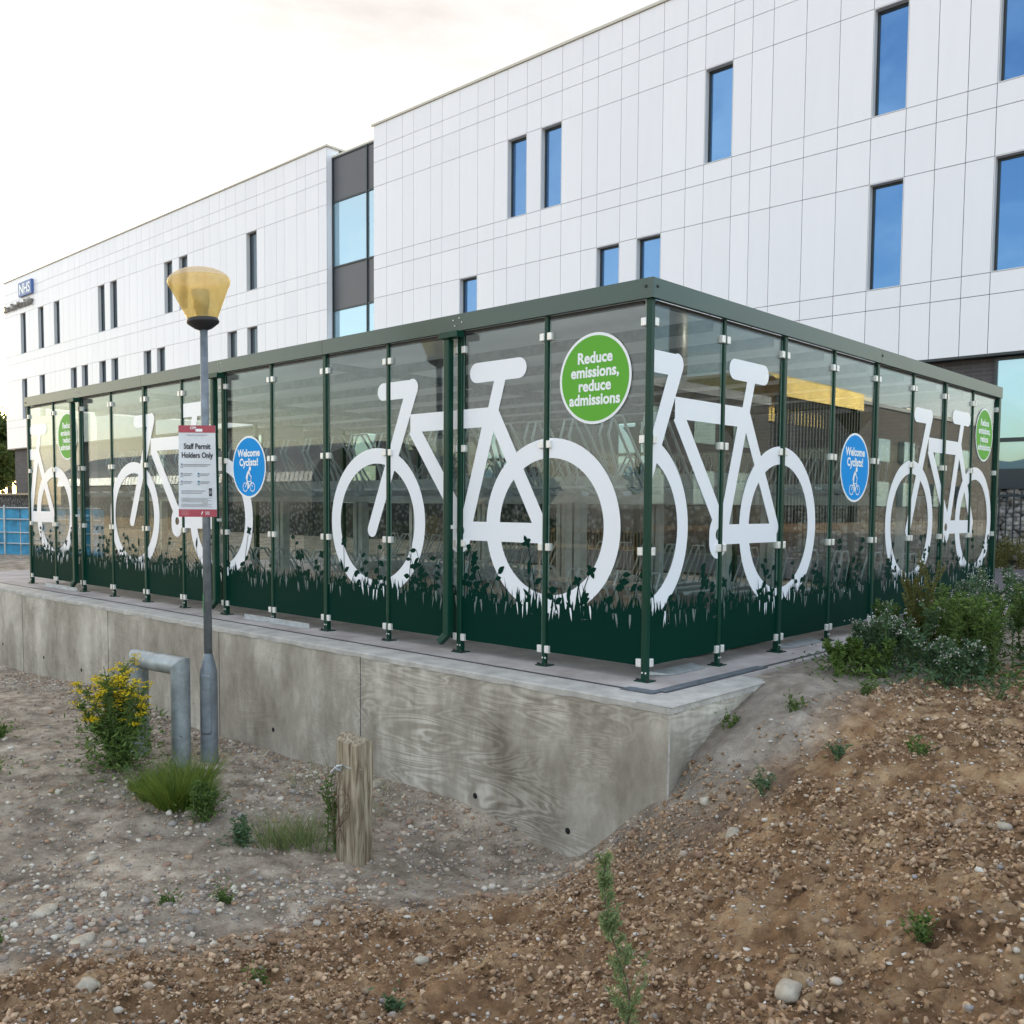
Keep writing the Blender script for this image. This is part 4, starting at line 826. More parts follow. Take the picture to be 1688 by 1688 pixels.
# ------------------------------------------------------------------ hoop barrier
hr=Vector((-3.53,-1.53)); hl=Vector((-4.12,-1.60)); zt=-.145; r_=.077
hp=thing('hoop_barrier','square galvanised steel hoop barrier behind the yellow flowering weed','barrier',(hr.x,hr.y,-.95)); o3=Vector((hr.x,hr.y,-.95))
def q3(x,y,z): return Vector((x,y,z))-o3
dd=(hl-hr).normalized(); 
def mitred(b,P0,P1,P2,rad,n=28):  # two straight tubes mitred at P1
    pass
b=MB(); n=30
def ringpts(c,axis,nrm,rad):  # ellipse on the mitre plane through c with normal nrm, for a tube along axis
    a=axis.normalized(); u=Vector((0,0,1)).cross(a) if abs(a.z)<.9 else Vector((dd.x,dd.y,0)); u.normalize(); v_=a.cross(u); out=[]
    for i in range(n):
        t=2*PI*i/n; p=u*math.cos(t)*rad+v_*math.sin(t)*rad; s_=-(p.dot(nrm))/a.dot(nrm); out.append(c+p+a*s_)
    return out
D3=Vector((dd.x,dd.y,0)); Zu=Vector((0,0,1)); A=q3(hr.x,hr.y,zt); Bq=q3(hl.x,hl.y,zt)
mA=(Zu-D3).normalized() if False else (Zu+D3).normalized(); mB=(D3-Zu).normalized()
def leg(c,nrm):
    b=MB(); top=ringpts(c,Zu,nrm,r_); bot=[Vector((p.x,p.y,-.25)) for p in top]
    b.add(bot+top,[(i,(i+1)%n,n+(i+1)%n,n+i) for i in range(n)]+[tuple(range(n,2*n))],M['galvl']); o=b.build('leg',hp,smooth=True); o.modifiers.new('e','EDGE_SPLIT').split_angle=R(40)
leg(A,(Zu-(-D3)).normalized() if True else None); leg(Bq,(Zu-D3).normalized())
b=MB(); t1=ringpts(A,D3,(Zu+D3).normalized(),r_); t2=ringpts(Bq,D3,(Zu-D3).normalized(),r_)
b.add(t1+t2,[(i,(i+1)%n,n+(i+1)%n,n+i) for i in range(n)],M['galvl']); b.build('crossbar',hp,smooth=True)
# ------------------------------------------------------------------ wooden post with wire
wx,wy=-.86,-1.80; wz=zs(wx,wy)
wp=thing('wooden_post','short weathered square timber post with a twist of wire, standing in the gravel','post',(wx,wy,wz-.05),R(8))
bm=bmesh.new(); bmesh.ops.create_cube(bm,size=1); bmesh.ops.scale(bm,vec=(.185,.135,.90),verts=bm.verts); bmesh.ops.translate(bm,vec=(0,0,.385),verts=bm.verts)
bmesh.ops.subdivide_edges(bm,edges=bm.edges[:],cuts=7,use_grid_fill=True)
rp=random.Random(3)
for v in bm.verts:
    if v.co.z>.77: v.co.z+= -.03*(v.co.x/.09) *.5 - .02*abs(v.co.y/.06)**2 - .012*rp.random()
    v.co.x+=.004*math.sin(v.co.z*9+v.co.y*30); v.co.y+=.003*math.sin(v.co.z*7+v.co.x*40)
    v.co.x*=1+.06*(.4-v.co.z)
me=bpy.data.meshes.new('timber'); bm.to_mesh(me); bm.free(); me.materials.append(M['postwood']); o=bpy.data.objects.new('timber',me); COL.objects.link(o); o.parent=wp; bv=o.modifiers.new('b','BEVEL'); bv.width=.008; bv.limit_method='ANGLE'; bv.angle_limit=R(50)
b=MB(); rp=random.Random(8)
for k in range(5):
    pts=[]; 
    for i in range(22):
        t=i/21*2*PI+k; pts.append((-.02+.055*math.cos(t)*(1+.2*rp.random()),-.075-.03*math.sin(t*.5)-.01*k,.42+.1*math.sin(t+k*.4)-.03*k))
    b.tube(pts,.0016,M['wire'],5)
for k in range(3): b.tube([(-.03-.03*k,-.072,.60),(-.05-.02*k,-.085,.5),(-.06+.01*k,-.08,.3),(-.03*k,-.08,.18)],.0016,M['wire'],5)
b.tube([(-.098,-.04,.655),(-.03,-.073,.66),(.02,-.074,.65),(.094,-.04,.645)],.003,M['galv'],6)
b.build('wire',wp)
b=MB(); b.tube([(-.07,-.07,.62),(-.05,-.095,.655),(-.02,-.09,.665),(-.035,-.085,.63),(-.07,-.09,.64),(-.11,-.09,.60)],.009,M['galv'],8); b.build('wire_strainer',wp)
# ------------------------------------------------------------------ plants
class LB:  # leaf batch
    def __init__(s): s.v=[]; s.f=[]; s.n=0
    def leaves(s,P,D,L_,W_,fold=.25,up=None):
        P=np.asarray(P,float); D=np.asarray(D,float); n=len(P)
        if n==0: return
        D=D/np.linalg.norm(D,axis=1,keepdims=True); r=RNG.normal(size=(n,3)); 
        if up is not None: r=r*.5+np.array(up)
        S_=np.cross(D,r); S_/=np.linalg.norm(S_,axis=1,keepdims=True)+1e-9; Nn=np.cross(S_,D)
        L_=np.broadcast_to(np.asarray(L_,float),(n,))[:,None]; W_=np.broadcast_to(np.asarray(W_,float),(n,))[:,None]
        v=np.stack([P,P+D*L_*.45+S_*W_*.5+Nn*W_*fold,P+D*L_-Nn*L_*.12,P+D*L_*.45-S_*W_*.5+Nn*W_*fold],1).reshape(-1,3)
        f=(np.array([[0,1,2],[0,2,3]])[None]+(s.n+np.arange(n)*4)[:,None,None]).reshape(-1,3); s.v.append(v); s.f.append(f); s.n+=4*n
    def blades(s,P,D,L_,W_,droop=.5,seg=4):
        P=np.asarray(P,float); D=np.asarray(D,float); n=len(P); D=D/np.linalg.norm(D,axis=1,keepdims=True)
        L_=np.broadcast_to(np.asarray(L_,float),(n,))[:,None]; W_=np.broadcast_to(np.asarray(W_,float),(n,))[:,None]
        S_=np.cross(D,RNG.normal(size=(n,3))); S_/=np.linalg.norm(S_,axis=1,keepdims=True); dr=np.broadcast_to(np.asarray(droop,float),(n,))[:,None]
        rows=[]
        hz=D*np.array([1,1,0]); hz/=np.linalg.norm(hz,axis=1,keepdims=True)+1e-9
        for k in range(seg+1):
            t=k/seg; c=P+D*L_*t+hz*L_*dr*.35*t*t-np.array([0,0,1])*L_*dr*.4*t*t; w=W_*(1-t**1.5)*.5+.0002; rows+= [c-S_*w,c+S_*w]
        v=np.stack(rows,1).reshape(-1,3); m_=2*(seg+1); q=[]
        for k in range(seg): q+=[[2*k,2*k+1,2*k+3],[2*k,2*k+3,2*k+2]]
        f=(np.array(q)[None]+(s.n+np.arange(n)*m_)[:,None,None]).reshape(-1,3); s.v.append(v); s.f.append(f); s.n+=m_*n
    def build(s,name,m,parent): return npmesh(name,np.concatenate(s.v),np.concatenate(s.f),m,parent)
def stemcurve(h,lean_,n=8,start=(0,0,0)):
    a=RNG.uniform(0,2*PI); pts=[]; 
    for i in range(n+1):
        t=i/n; pts.append((start[0]+lean_*math.cos(a)*t**1.4*h+RNG.normal(0,.004),start[1]+lean_*math.sin(a)*t**1.4*h+RNG.normal(0,.004),start[2]+h*t))
    return pts
def along(pts,k,lo=0.05,hi=1):
    pts=np.array(pts); t=RNG.uniform(lo,hi,k)*(len(pts)-1); i=np.minimum(t.astype(int),len(pts)-2); f=(t-i)[:,None]; return pts[i]*(1-f)+pts[i+1]*f
def weed(name,x,y,h,nst,spread,label,cat='weed',group=None,leafm='leafA',lden=120,ll=(.03,.06),lw=.35,flower=None,fd=10,stemm='stem',branch=3,lean_=.35,z=None,low=0):
    t=thing(name,label,cat,(x,y,zs(x,y)-.01 if z is None else z),group=group); st=MB(); lf=LB(); fl=LB(); nf=0
    for k in range(nst):
        a=RNG.uniform(0,2*PI); r=spread*math.sqrt(RNG.random())*.6; hh=h*RNG.uniform(.6,1.05); pts=stemcurve(hh,lean_*RNG.random(),start=(r*math.cos(a),r*math.sin(a),0)); st.tube(pts,[.004*(1-.6*i/8)*(1+h) for i in range(9)],M[stemm],5)
        subs=[pts]
        for q in range(branch):
            s0=along(pts,1,.3,.8)[0]; an=RNG.uniform(0,2*PI); L2=hh*RNG.uniform(.2,.4); sp=[tuple(s0+np.array([math.cos(an)*.45*t_*L2,math.sin(an)*.45*t_*L2,L2*t_])) for t_ in (0,.35,.7,1)]; st.tube(sp,.0018*(1+h),M[stemm],4); subs.append(sp)
        for sp in subs:
            kk=int(lden*(1 if sp is pts else .4)); P=along(sp,kk,.03); D=RNG.normal(size=(kk,3)); D[:,2]=np.abs(D[:,2])*.7+.1; lf.leaves(P,D,RNG.uniform(*ll,kk),RNG.uniform(*ll,kk)*lw)
            if flower:
                c=np.array(sp[-1]); P=c+RNG.normal(size=(fd,3))*np.array([.028,.028,.008]); D=RNG.normal(size=(fd,3)); D[:,2]=np.abs(D[:,2])+.4; fl.leaves(P,D,.014,.012); nf+=fd
    if low:
        P=np.stack([RNG.normal(0,spread*.5,low),RNG.normal(0,spread*.5,low),RNG.uniform(0,.12,low)],-1); D=RNG.normal(size=(low,3)); D[:,2]=np.abs(D[:,2])*.6+.1; lf.leaves(P,D,RNG.uniform(ll[0],ll[1]*1.4,low),RNG.uniform(*ll,low)*lw)
    st.build('stem',t); lf.build('foliage',M[leafm],t)
    if nf: fl.build('flowers',M[flower],t)
    return t
def tuft(x,y,h,n,spread,label,m='grassA',cat='grass tuft',group=None,w=.004,droop=.6,tilt=.55):
    t=thing('grass_tuft',label,cat,(x,y,zs(x,y)-.01),group=group); lf=LB(); a=RNG.uniform(0,2*PI,n); r=spread*np.sqrt(RNG.random(n)); P=np.stack([r*np.cos(a),r*np.sin(a),np.zeros(n)],-1)
    nc=7; ca_=RNG.integers(0,nc,n); cc_=np.clip(RNG.normal(0,spread*.65,(nc,2)),-spread*1.1,spread*1.1); P=P*.5; P[:,:2]+=cc_[ca_]; hs=RNG.uniform(.65,1.1,nc)[ca_]; h=h*hs
    k=tilt*(r/spread*.7+.3*RNG.random(n)); D=np.stack([k*np.cos(a)+RNG.normal(0,.12,n),k*np.sin(a)+RNG.normal(0,.12,n),np.ones(n)],-1); lf.blades(P,D,h*RNG.uniform(.45,1.0,n),w*RNG.uniform(.6,1.2,n),droop*RNG.uniform(.3,1.3,n)); lf.build('blades',M[m],t); return t
# ragwort
def ragwort(x,y):
    t=thing('ragwort_plant','tall bushy weed topped with yellow flower clusters beside the steel hoop','flowering weed',(x,y,zs(x,y)-.01)); st=MB(); lf=LB(); fl=LB()
    for k in range(19):
        a=RNG.uniform(0,2*PI); hh=RNG.uniform(.42,.90); ln=.38*RNG.random()+.02; tip=np.array([ln*math.cos(a),ln*math.sin(a),hh]); r=.07*RNG.random()
        pts=[tuple(np.array([r*math.cos(a),r*math.sin(a),0])*(1-t_)+tip*np.array([t_**1.5,t_**1.5,t_])) for t_ in np.linspace(0,1,8)]; st.tube(pts,[.006-.0005*i for i in range(8)],M['stem'],5)
        P=along(pts,150,.05,.92); D=RNG.normal(size=(150,3)); D[:,2]=np.abs(D[:,2])*.6; lf.leaves(P,D,RNG.uniform(.03,.075,150),RNG.uniform(.008,.018,150))
        for q in range(7):
            s0=along(pts,1,.66,.92)[0]; an=RNG.uniform(0,2*PI); e=s0+np.array([.09*math.cos(an),.09*math.sin(an),RNG.uniform(.05,.12)]); st.tube([tuple(s0),tuple((s0+e)/2+np.array([0,0,-.01])),tuple(e)],.0018,M['stem'],4)
            m_=26; P=e+np.stack([RNG.normal(0,.022,m_),RNG.normal(0,.022,m_),RNG.normal(0,.006,m_)],-1); D=RNG.normal(size=(m_,3)); D[:,2]*=.35; fl.leaves(P,D,RNG.uniform(.014,.024,m_),.014,up=(0,0,1))
            P=along([tuple(s0),tuple(e)],16); D=RNG.normal(size=(16,3)); lf.leaves(P,D,RNG.uniform(.015,.04,16),.007)
    n=1000; P=np.stack([RNG.normal(0,.15,n),RNG.normal(0,.13,n),RNG.uniform(.02,.45,n)],-1); D=RNG.normal(size=(n,3)); D[:,2]=np.abs(D[:,2])*.5+.1; lf.leaves(P,D,RNG.uniform(.04,.09,n),RNG.uniform(.01,.022,n))
    st.build('stem',t); lf.build('foliage',M['leafA'],t); fl.build('flowers',M['yellow'],t)
ragwort(-3.62,-2.0)
tuft(-2.45,-2.12,.42,2600,.17,'dense bright green grass tuft at the foot of the steel hoop, larger of the two',w=.005)
tuft(-2.85,-2.02,.33,1700,.16,'dense bright green grass tuft beside the flowering weed, smaller of the two',w=.005)
weed('weed_clump',-2.12,-2.13,.26,12,.14,'leafy weed growing out of the right side of the grass tuft',leafm='leafA',lden=50,ll=(.02,.045),low=150)
tuft(-1.28,-1.98,.42,420,.17,'thin pale grass growing left of the timber post',m='grassB',w=.004,droop=.4)
weed('weed_clump',-1.13,-1.78,.50,5,.08,'tall thin weed leaning on the left of the timber post',leafm='leafA',lden=40,ll=(.02,.045),stemm='stem',branch=2,lean_=.25)
weed('weed_clump',-1.55,-2.15,.16,9,.14,'low leafy weed among the gravel left of the timber post',leafm='leafB',lden=26,ll=(.02,.04),low=90)
tuft(-2.95,-1.45,.42,160,.30,'sparse dry grass stalks between the hoop and the lamp post',m='straw' ,w=.0035,droop=.5) if False else None
for i,(x,y,lab) in enumerate(((-2.2,-1.0,'sparse dry stalks against the concrete wall between lamp and timber post'),(-3.3,-1.75,'dry grass stalks around the foot of the hoop'),(-1.6,-1.15,'thin dry stalks by the wall just left of the timber post'))):
    tuft(x,y,.36,70,.25,lab,m='grassB',cat='dry stalks',w=.003,droop=.35)
tuft(-2.5,-2.1,.55,60,.22,'a few tall seeding stalks rising through the larger grass tuft',m='grassB',cat='dry stalks',w=.003,droop=.5)
tuft(-3.2,-2.15,.30,90,.35,'dry bent straw stalks spread in front of the flowering weed',m='grassB',cat='dry stalks',w=.003,droop=1.0,tilt=1.6)
# foreground sprig
def sprig(x,y,h,label):
    t=thing('weed_sprig',label,'weed',(x,y,zs(x,y)-.02)); st=MB(); lf=LB(); pts=[(0-.10*h*t_+.03*math.sin(t_*5),.02*math.sin(t_*7),h*t_) for t_ in np.linspace(0,1,12)]; st.tube(pts,[.0035-.0002*i for i in range(12)],M['stemr'],6)
    for k in range(60):
        c=along(pts,1,.03,1)[0]; tt=c[2]/h; a=RNG.uniform(0,2*PI); L2=(.06+.05*RNG.random())*(1.15-.75*tt)*(1.6 if tt<.35 else 1); e=c+np.array([math.cos(a)*L2*.5,math.sin(a)*L2*.5,L2*.8]); sp=[tuple(c),tuple(e)]; st.tube(sp,.0008,M['stem'],3)
        m_=26; P=along(sp,m_,.15,1); D=RNG.normal(size=(m_,3))*.6+(e-c)/np.linalg.norm(e-c); lf.leaves(P,D,RNG.uniform(.016,.032,m_),RNG.uniform(.004,.009,m_))
    st.build('stem',t); lf.build('foliage',M['leafC'],t)
sprig(1.91,-2.83,.60,'tall feathery green sprig rising in front at the bottom edge of the picture')
# small weeds on the bank : (x,y,h)
SW_=[]
# weed bank at right of the shelter
GRP='leafy green weeds massed beside the shelter'
LB_='leafy green weed clump in the dense mass beside the shelter\'s right side'
rw=np.random.default_rng(21)
# ------------------------------------------------------------------ far trees, neighbouring buildings
def tree(x,y,h,cr,label,cat='tree',leafm='treeA',n=9000,group=None,name='tree',ls=.35,z=0,squash=.8):
    t=thing(name,label,cat,(x,y,z),group=group); st=MB(); lf=LB(); st.tube([(0,0,-.3),(0.1,0,h*.3),(0,.1,h*.55),(.1,0,h*.85)],[h*.03,h*.024,h*.016,h*.004],M['bark'],8)
    cl=[]
    for k in range(26):
        a=RNG.uniform(0,2*PI); r=cr*math.sqrt(RNG.random())*.85; zc=h*RNG.uniform(.38,.92); r*=1-.5*abs(zc/h-.55)/.45; c=np.array([r*math.cos(a),r*math.sin(a),zc]); cl.append((c,cr*RNG.uniform(.18,.36)))
        if k<12: st.tube([(0.05,0,h*RNG.uniform(.25,.5)),tuple(c*np.array([.5,.5,.9])),tuple(c)],[h*.012,h*.007,h*.002],M['bark'],5)
    per=n//26
    for c,r in cl:
        d=RNG.normal(size=(per,3)); d/=np.linalg.norm(d,axis=1,keepdims=True); P=c+d*r*RNG.random((per,1))**.45*np.array([1,1,squash]); lf.leaves(P,d+RNG.normal(size=(per,3))*.7,RNG.uniform(.5,1,per)*ls,RNG.uniform(.5,1,per)*ls*.6)
    st.build('trunk',t); lf.build('crown',M[leafm],t); return t
#@@LATE@@
exec_late=True
# sprawling shrub before the gabion wall
for (x,y,lab) in ((-2.1,15.75,'olive brown shrub growing in front of the gabion wall at the right edge'),(-.6,15.75,'olive brown shrub beyond the right edge of the picture by the gabion wall')):
    t=thing('shrub',lab,'shrub',(x,y,0)); st=MB(); lf=LB()
    for k in range(16):
        pts=stemcurve(RNG.uniform(.35,.62),.9,start=(RNG.normal(0,.35),RNG.normal(0,.1),0)); st.tube(pts,.006,M['stem'],4); P=along(pts,260); D=RNG.normal(size=(260,3)); D[:,2]=np.abs(D[:,2]); P=P+RNG.normal(size=P.shape)*.06; lf.leaves(P,D,RNG.uniform(.03,.07,260),.02)
    st.build('stem',t); lf.build('foliage',M['treeB'],t)
k=0
for (x,y,h,z0) in ((1.05,1.55,.50,0),(1.55,1.75,.55,0),(1.35,2.15,.62,0),(2.05,2.15,.60,0),(1.75,2.7,.62,0),(1.05,2.55,.55,0),(1.2,3.2,.62,0),(2.0,3.3,.65,0),(2.6,2.6,.62,0),(.85,3.9,.55,0),(1.7,4.1,.65,0),(2.5,4.2,.7,0),(1.0,5.0,.6,0),(1.9,5.2,.65,0),(3.2,3.4,.7,0),(2.9,5.0,.7,0),(2.5,1.75,.5,0),(1.2,6.3,.55,0),(.80,1.85,.34,0),(.72,2.6,.42,0),(1.0,1.2,.26,0),(1.6,1.25,.32,0),(2.2,1.5,.4,0)):
    weed('weed_clump',x,y,h,12,.38,LB_,group=GRP,leafm='leafA' if k%3 else 'leafB',lden=80,ll=(.022,.055),lw=.38,flower='fluff' if k%3==0 else None,fd=6,branch=4,lean_=.55,low=260); k+=1
weed('dock_plant',.95,2.3,.78,5,.14,'tall olive brown plumed dock rising out of the weeds nearest the shelter',leafm='dockleaf',lden=260,ll=(.012,.026),lw=.5,branch=6,lean_=.15,cat='weed')
for (x,y,h,lab) in ((1.28,.62,.16,'small spreading weed at the front foot of the weed mass, left of two'),(1.95,.95,.16,'small grey green weed at the front foot of the weed mass, right of two'),(1.02,.12,.10,'small bushy weed on the bank top near the wall end'),(1.95,-.35,.10,'feathery low weed lying across the middle of the brown bank'),(1.30,-.75,.15,'blue green weed on the brow of the dusty slope'),(1.55,-.45,.09,'tiny blue green seedling right of the brow of the slope'),(.72,-.12,.09,'small weed growing against the short end of the wall'),(2.55,-2.0,.10,'sprawling green seedling low on the brown bank at right'),(.95,-3.0,.06,'pale seedling on the brown soil left of the tall sprig'),(.30,-3.2,.07,'small green seedling on the soil below the timber post'),(-.80,-3.85,.07,'bright green seedling among stones at the lower left'),(-.75,-2.75,.07,'little green weed in the gravel in front of the timber post'),(-.95,-2.95,.05,'tiny flat weed in the gravel, nearer the camera'),(2.9,-1.6,.06,'grey green seedling beside a pale stone at right')):
    weed('seedling',x,y,h,6,.06,lab,leafm='leafB' if 'blue' in lab or 'grey' in lab or 'pale' in lab else 'leafA',lden=20,ll=(.014,.032),lw=.4,branch=1,lean_=.9,low=30)
for (x,y,lab) in ((-5.4,-2.4,'flat patch of dark green ground weed on the bare earth at the left'),(-4.2,-2.9,'small flat green weed on the bare earth at the left')):
    weed('seedling',x,y,.09,22,.3,lab,lden=24,ll=(.02,.05),lw=.4,branch=1,lean_=1.2,low=200)
for (x,y,r,m,lab,sq) in ((.95,-.75,.045,'pebble','dark oval stone on the dusty slope beside the wall end',(1.2,.7,.5)),(1.30,-1.05,.055,'flint','angular buff block of rubble sitting on the slope',(1,.8,.9)),(2.55,-1.05,.030,'flint','pale rounded stone among small ones at the right of the bank',(1,.8,.6)),(2.25,-2.35,.05,'flint','large buff lump of stone on the brown bank right of the tall sprig',(1.2,.8,.6)),(.6,-2.55,.03,'flint','white rounded stone on the soil left of the tall sprig',(1.1,.8,.6)),(-1.15,-3.5,.055,'flint','flat pale slab of rubble among the gravel at lower left',(1.6,.8,.35)),(-.6,-3.55,.06,'flint','flat buff slab of rubble lying near the lower left seedling',(1.7,.8,.3)),(-.05,-3.75,.05,'flint','white angular stone in the gravel at the lower left',(1,.9,.7)),(-1.9,-2.95,.035,'pebble','brown rounded cobble on bare earth left of the gravel',(1.2,.9,.6)),(-1.95,-.80,.06,'pebble','grey broken stone at the foot of the wall right of the timber post',(1.5,.9,.6)),(2.6,.1,.03,'flint','chalky white stone on the bank below the weeds',(1.3,.7,.5)),(-6.6,-.85,.07,'flint','pale flat stone against the wall near its left end',(1.6,.8,.5))): rock(x,y,r,m,lab,sq=sq)
# environment seen in the glass: timber hoarding, barn, trees, brick block with yellow canopy
tf=thing('timber_hoarding','upright board hoarding across the site behind the photographer','fence')
b=MB(); rr=random.Random(2)
for i in range(150):
    x=(-46+i*.17 if i<110 else -11.6+(i-110)*.09); b.box(x,x+.145,-12.05+rr.uniform(0,.02),-12,-1.1,.62+rr.uniform(-.06,.06),M['timber'])
b.build('boards',tf); b=MB()
for z in (-.6,.2): b.box(-46,-27.3,-12,-11.93,z,z+.09,M['timber']); b.box(-11.6,-8,-12,-11.93,z,z+.09,M['timber'])
b.build('rail',tf)
def added_hedge(x0,x1,y,h,lab):  # added foliage rows, out of view, blocking sunlit ground from the glass reflections
    t=thing('added_hedge',lab,'added_hedge',((x0+x1)/2,y,-1.0)); lf=LB(); n=int((x1-x0)*900); w_=(x1-x0)/2; P=np.stack([RNG.uniform(-w_,w_,n),RNG.uniform(-.5,.5,n),h*RNG.random(n)**.8],-1); P[:,2]*=1+.25*fbm(P[:,0]*.7,P[:,0]*0,2); D=RNG.normal(size=(n,3)); D[:,2]+=.3; lf.leaves(P,D,RNG.uniform(.08,.16,n),.08); lf.build('foliage',M['treeA'],t)
added_hedge(-27.2,-11.7,-12.6,1.9,'added dark leafy hedging screening sunlit ground, filling the gap between the two lengths of hoarding'); added_hedge(-7.9,9,-12.8,1.9,'added dark leafy hedging screening sunlit ground at the near end of the hoarding'); added_hedge(-75,-46.2,-13,1.9,'added dark leafy hedging screening sunlit ground beyond the far end of the hoarding')
br=thing('barn','low barn with a ribbed grey curved roof behind the hoarding','barn'); b=MB(); n=14
pr=[(-.5*12*math.cos(PI*i/n),2.6+2.7*math.sin(PI*i/n)) for i in range(n+1)]
b.add([(x,-34+u,z) for x in (-82,-44) for u,z in pr],[(i,i+1,n+2+i,n+1+i) for i in range(n)],M['galvd'])
for k in range(76): b.add([(-82+k*.5+dx,-34+u*1.004,z+.03) for dx in (0,.08) for u,z in pr],[(i,i+1,n+2+i,n+1+i) for i in range(n)],M['roof'])
b.build('roof',br); b=MB(); b.box(-81.8,-44.2,-39.8,-28.2,-1,2.7,M['redbrick']); b.build('wall',br)
bb=thing('brick_block','brown brick block with a flat roof at the far side of the site','building'); b=MB(); b.box(30,52,25,58,-.2,8.6,M['redbrick']); b.box(30.5,52,74,118,-.2,10.2,M['redbrick']); b.box(33,52,58,74,-.2,8.0,M['joint']); b.build('wall',bb)
b=MB(); b.box(29.8,52.3,24.8,58,8.6,9.2,M['galvd']); b.box(30.2,52,74,118,10.2,10.5,M['galvd']); b.build('roof',bb)
YM=mat('yellow_canopy_cladding',(.80,.62,.20),.6,vary=.15,scale=.6)
b=MB(); n=10; cv=[(30+.0+2.5*(1-math.cos(PI/2*i/n)),10.0+1.6*math.sin(PI/2*i/n)) for i in range(n+1)]
b.add([(x,y,z) for y in (59.5,74.5) for x,z in cv]+[(29.98,59.5,9.9),(29.98,74.5,9.9)],[(i,i+1,n+2+i,n+1+i) for i in range(n)],YM); b.box(29.9,30.0,59.5,74.5,9.5,10.9,YM); b.box(32.5,50,59.5,74.5,8.0,11.5,YM); b.build('canopy',bb,label='curved yellow canopy')
b=MB()
for i in range(28): b.box(30.2,30.35,59.6+i*.55,59.75+i*.55,0,9.6,M['frame'])
b.build('fin',bb,kind='stuff')
for y in (30,36,42,48,53,78,84,92,100):
    b=MB(); b.box(29.95,30.05 if y<60 else 30.45,y,y+2.6,5.4,7.4,M['pane2']); b.build('window',bb)
    b=MB(); b.box(29.95,30.05 if y<60 else 30.45,y,y+2.6,1.4,3.6,M['pane2']); b.build('window',bb)
b=MB(); b.tube([(31.5,48.3,8),(31.5,48.3,17)],.62,M['galvl'],20); b.build('chimney',bb,smooth=True)
for k in range(8):
    b=MB(); b.box(33+k%3,36+k%3,77+k*4.5,79.5+k*4.5,10.5,11.2+.5*(k%3),M['coping']); b.build('roof_plant',bb)
for i,(x,y,h,cr) in enumerate(((-50,-44,5.6,2.6),(-38,-40,4.6,2.6),(-30,-46,5.6,3),(-14,-42,4.8,3),(-6,-44,5,3),(-94,-48,8,4),(4,-40,5,3),(20,-30,6,4))):
    tree(x,y,h,cr,'broad leafy tree in the row behind the photographer',leafm='treeA',n=3500,group='trees behind the photographer',ls=.5,z=-.5)
for i,(x,y,h,cr) in enumerate(((-92,27.5,9.5,5),(-98,34,11,6),(-84,22.0,6.5,3.5),(-108,30,11,6),(-100,21,8,4.5))):
    tree(x,y,h,cr,'dark leafy tree beyond the left end of the hospital building',leafm='treeA',n=8000,group='trees beyond the hospital',ls=.55)
for (x,y,h) in ((34,44,13),(36,50,12)): tree(x,y,h,3,'thin tree against the brick block at the far side of the site',leafm='treeA',n=1200,group='thin trees by the brick block',ls=.3)
# ------------------------------------------------------------------ camera, light, world
cam=bpy.data.cameras.new('camera'); co=bpy.data.objects.new('camera',cam); COL.objects.link(co); S.camera=co
cam.sensor_width=36; cam.lens=1554.25/1688*36; cam.shift_y=(929.18-844)/1688; cam.shift_x=0; cam.clip_end=3000; cam.clip_start=.05
yaw,pi_,ro=YAW,-.0612,.0075; fw=Vector((-math.sin(yaw)*math.cos(pi_),math.cos(yaw)*math.cos(pi_),math.sin(pi_))); r=Vector((math.cos(yaw),math.sin(yaw),0)); u=r.cross(fw)
c,s=math.cos(ro),math.sin(ro); r2=c*r+s*u; u2=-s*r+c*u; m4=Matrix(((r2.x,u2.x,-fw.x,CAM[0]),(r2.y,u2.y,-fw.y,CAM[1]),(r2.z,u2.z,-fw.z,CAM[2]),(0,0,0,1))); co.matrix_world=m4
AZ,EL=R(158),R(9)   # direction to the sun: math angle from +X
sd=Vector((math.cos(EL)*math.cos(AZ),math.cos(EL)*math.sin(AZ),math.sin(EL)))
sl=bpy.data.lights.new('sun','SUN'); sl.energy=2.4; sl.angle=R(.5); sl.color=(1,.88,.70); so=bpy.data.objects.new('sun',sl); COL.objects.link(so); so.rotation_euler=(-sd).to_track_quat('-Z','Y').to_euler()
W=bpy.data.worlds.new('World'); S.world=W; W.use_nodes=True; N=W.node_tree.nodes; L=W.node_tree.links; bg=N['Background']; bg.inputs['Strength'].default_value=.13
sky=N.new('ShaderNodeTexSky'); sky.sky_type='NISHITA'; sky.sun_disc=False; sky.sun_elevation=EL; sky.sun_rotation=R(90)-AZ; sky.altitude=20; sky.air_density=1.0; sky.dust_density=2.0; sky.ozone_density=1.2
tc=N.new('ShaderNodeTexCoord'); mp=N.new('ShaderNodeMapping'); mp.inputs['Scale'].default_value=(1,1,3.2); L.new(tc.outputs['Generated'],mp.inputs[0])
cn=N.new('ShaderNodeTexNoise'); cn.inputs['Scale'].default_value=2.3; cn.inputs['Detail'].default_value=9; cn.inputs['Roughness'].default_value=.58; L.new(mp.outputs[0],cn.inputs['Vector'])
cr=N.new('ShaderNodeValToRGB'); cr.color_ramp.elements[0].position=.40; cr.color_ramp.elements[0].color=(0,0,0,1); cr.color_ramp.elements[1].position=.66; cr.color_ramp.elements[1].color=(.8,.8,.8,1); L.new(cn.outputs['Fac'],cr.inputs['Fac'])
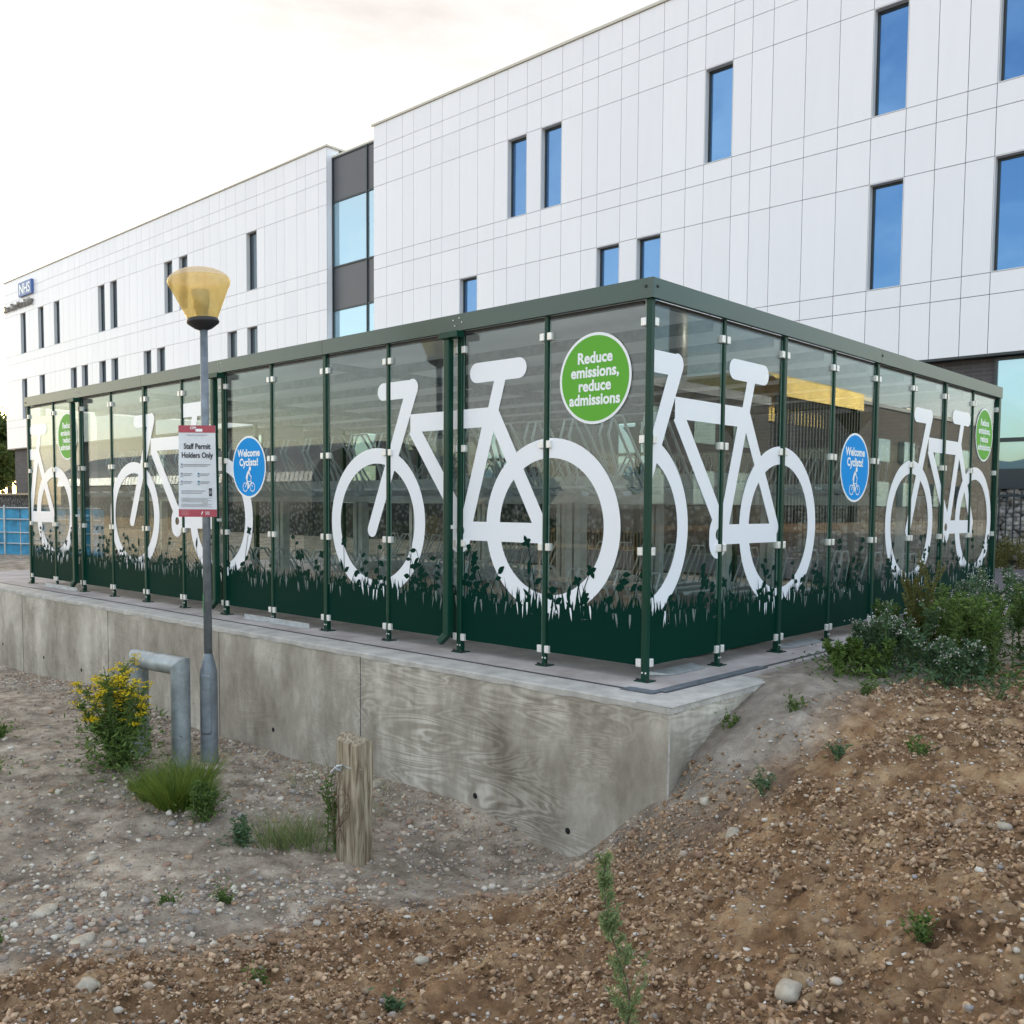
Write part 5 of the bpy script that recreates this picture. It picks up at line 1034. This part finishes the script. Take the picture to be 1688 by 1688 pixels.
mx=N.new('ShaderNodeMix'); mx.data_type='RGBA'; L.new(cr.outputs['Color'],mx.inputs[0]); L.new(sky.outputs[0],mx.inputs[6])
gray=N.new('ShaderNodeRGB'); gray.outputs[0].default_value=(3.6,3.4,3.2,1); L.new(gray.outputs[0],mx.inputs[7])
sz=N.new('ShaderNodeSeparateXYZ'); L.new(tc.outputs['Generated'],sz.inputs[0])
dt=N.new('ShaderNodeVectorMath'); dt.operation='DOT_PRODUCT'; L.new(tc.outputs['Generated'],dt.inputs[0]); dt.inputs[1].default_value=(-.93,.37,0)
m1=N.new('ShaderNodeMapRange'); m1.interpolation_type='SMOOTHSTEP'; m1.inputs[1].default_value=.05; m1.inputs[2].default_value=.46; L.new(sz.outputs['Z'],m1.inputs[0])
m2=N.new('ShaderNodeMapRange'); m2.interpolation_type='SMOOTHSTEP'; m2.inputs[1].default_value=.1; m2.inputs[2].default_value=.75; L.new(dt.outputs['Value'],m2.inputs[0])
pr_=N.new('ShaderNodeMath'); pr_.operation='MULTIPLY'; L.new(m1.outputs[0],pr_.inputs[0]); L.new(m2.outputs[0],pr_.inputs[1])
n2=N.new('ShaderNodeMapRange'); n2.inputs[1].default_value=.35; n2.inputs[2].default_value=.62; n2.inputs[3].default_value=.78; n2.inputs[4].default_value=1; L.new(cn.outputs['Fac'],n2.inputs[0])
p2=N.new('ShaderNodeMath'); p2.operation='MULTIPLY'; L.new(pr_.outputs[0],p2.inputs[0]); L.new(n2.outputs[0],p2.inputs[1])
mx2=N.new('ShaderNodeMix'); mx2.data_type='RGBA'; L.new(p2.outputs[0],mx2.inputs[0]); L.new(mx.outputs[2],mx2.inputs[6]); mx2.inputs[7].default_value=(1.36,1.27,1.21,1); L.new(mx2.outputs[2],bg.inputs['Color'])
S.view_settings.view_transform='Standard'; S.view_settings.look='None'; S.view_settings.exposure=2.4; S.view_settings.gamma=1
S.render.engine='CYCLES'
try: S.cycles.max_bounces=10; S.cycles.transparent_max_bounces=24; S.cycles.glossy_bounces=5; S.cycles.diffuse_bounces=4
except Exception: pass
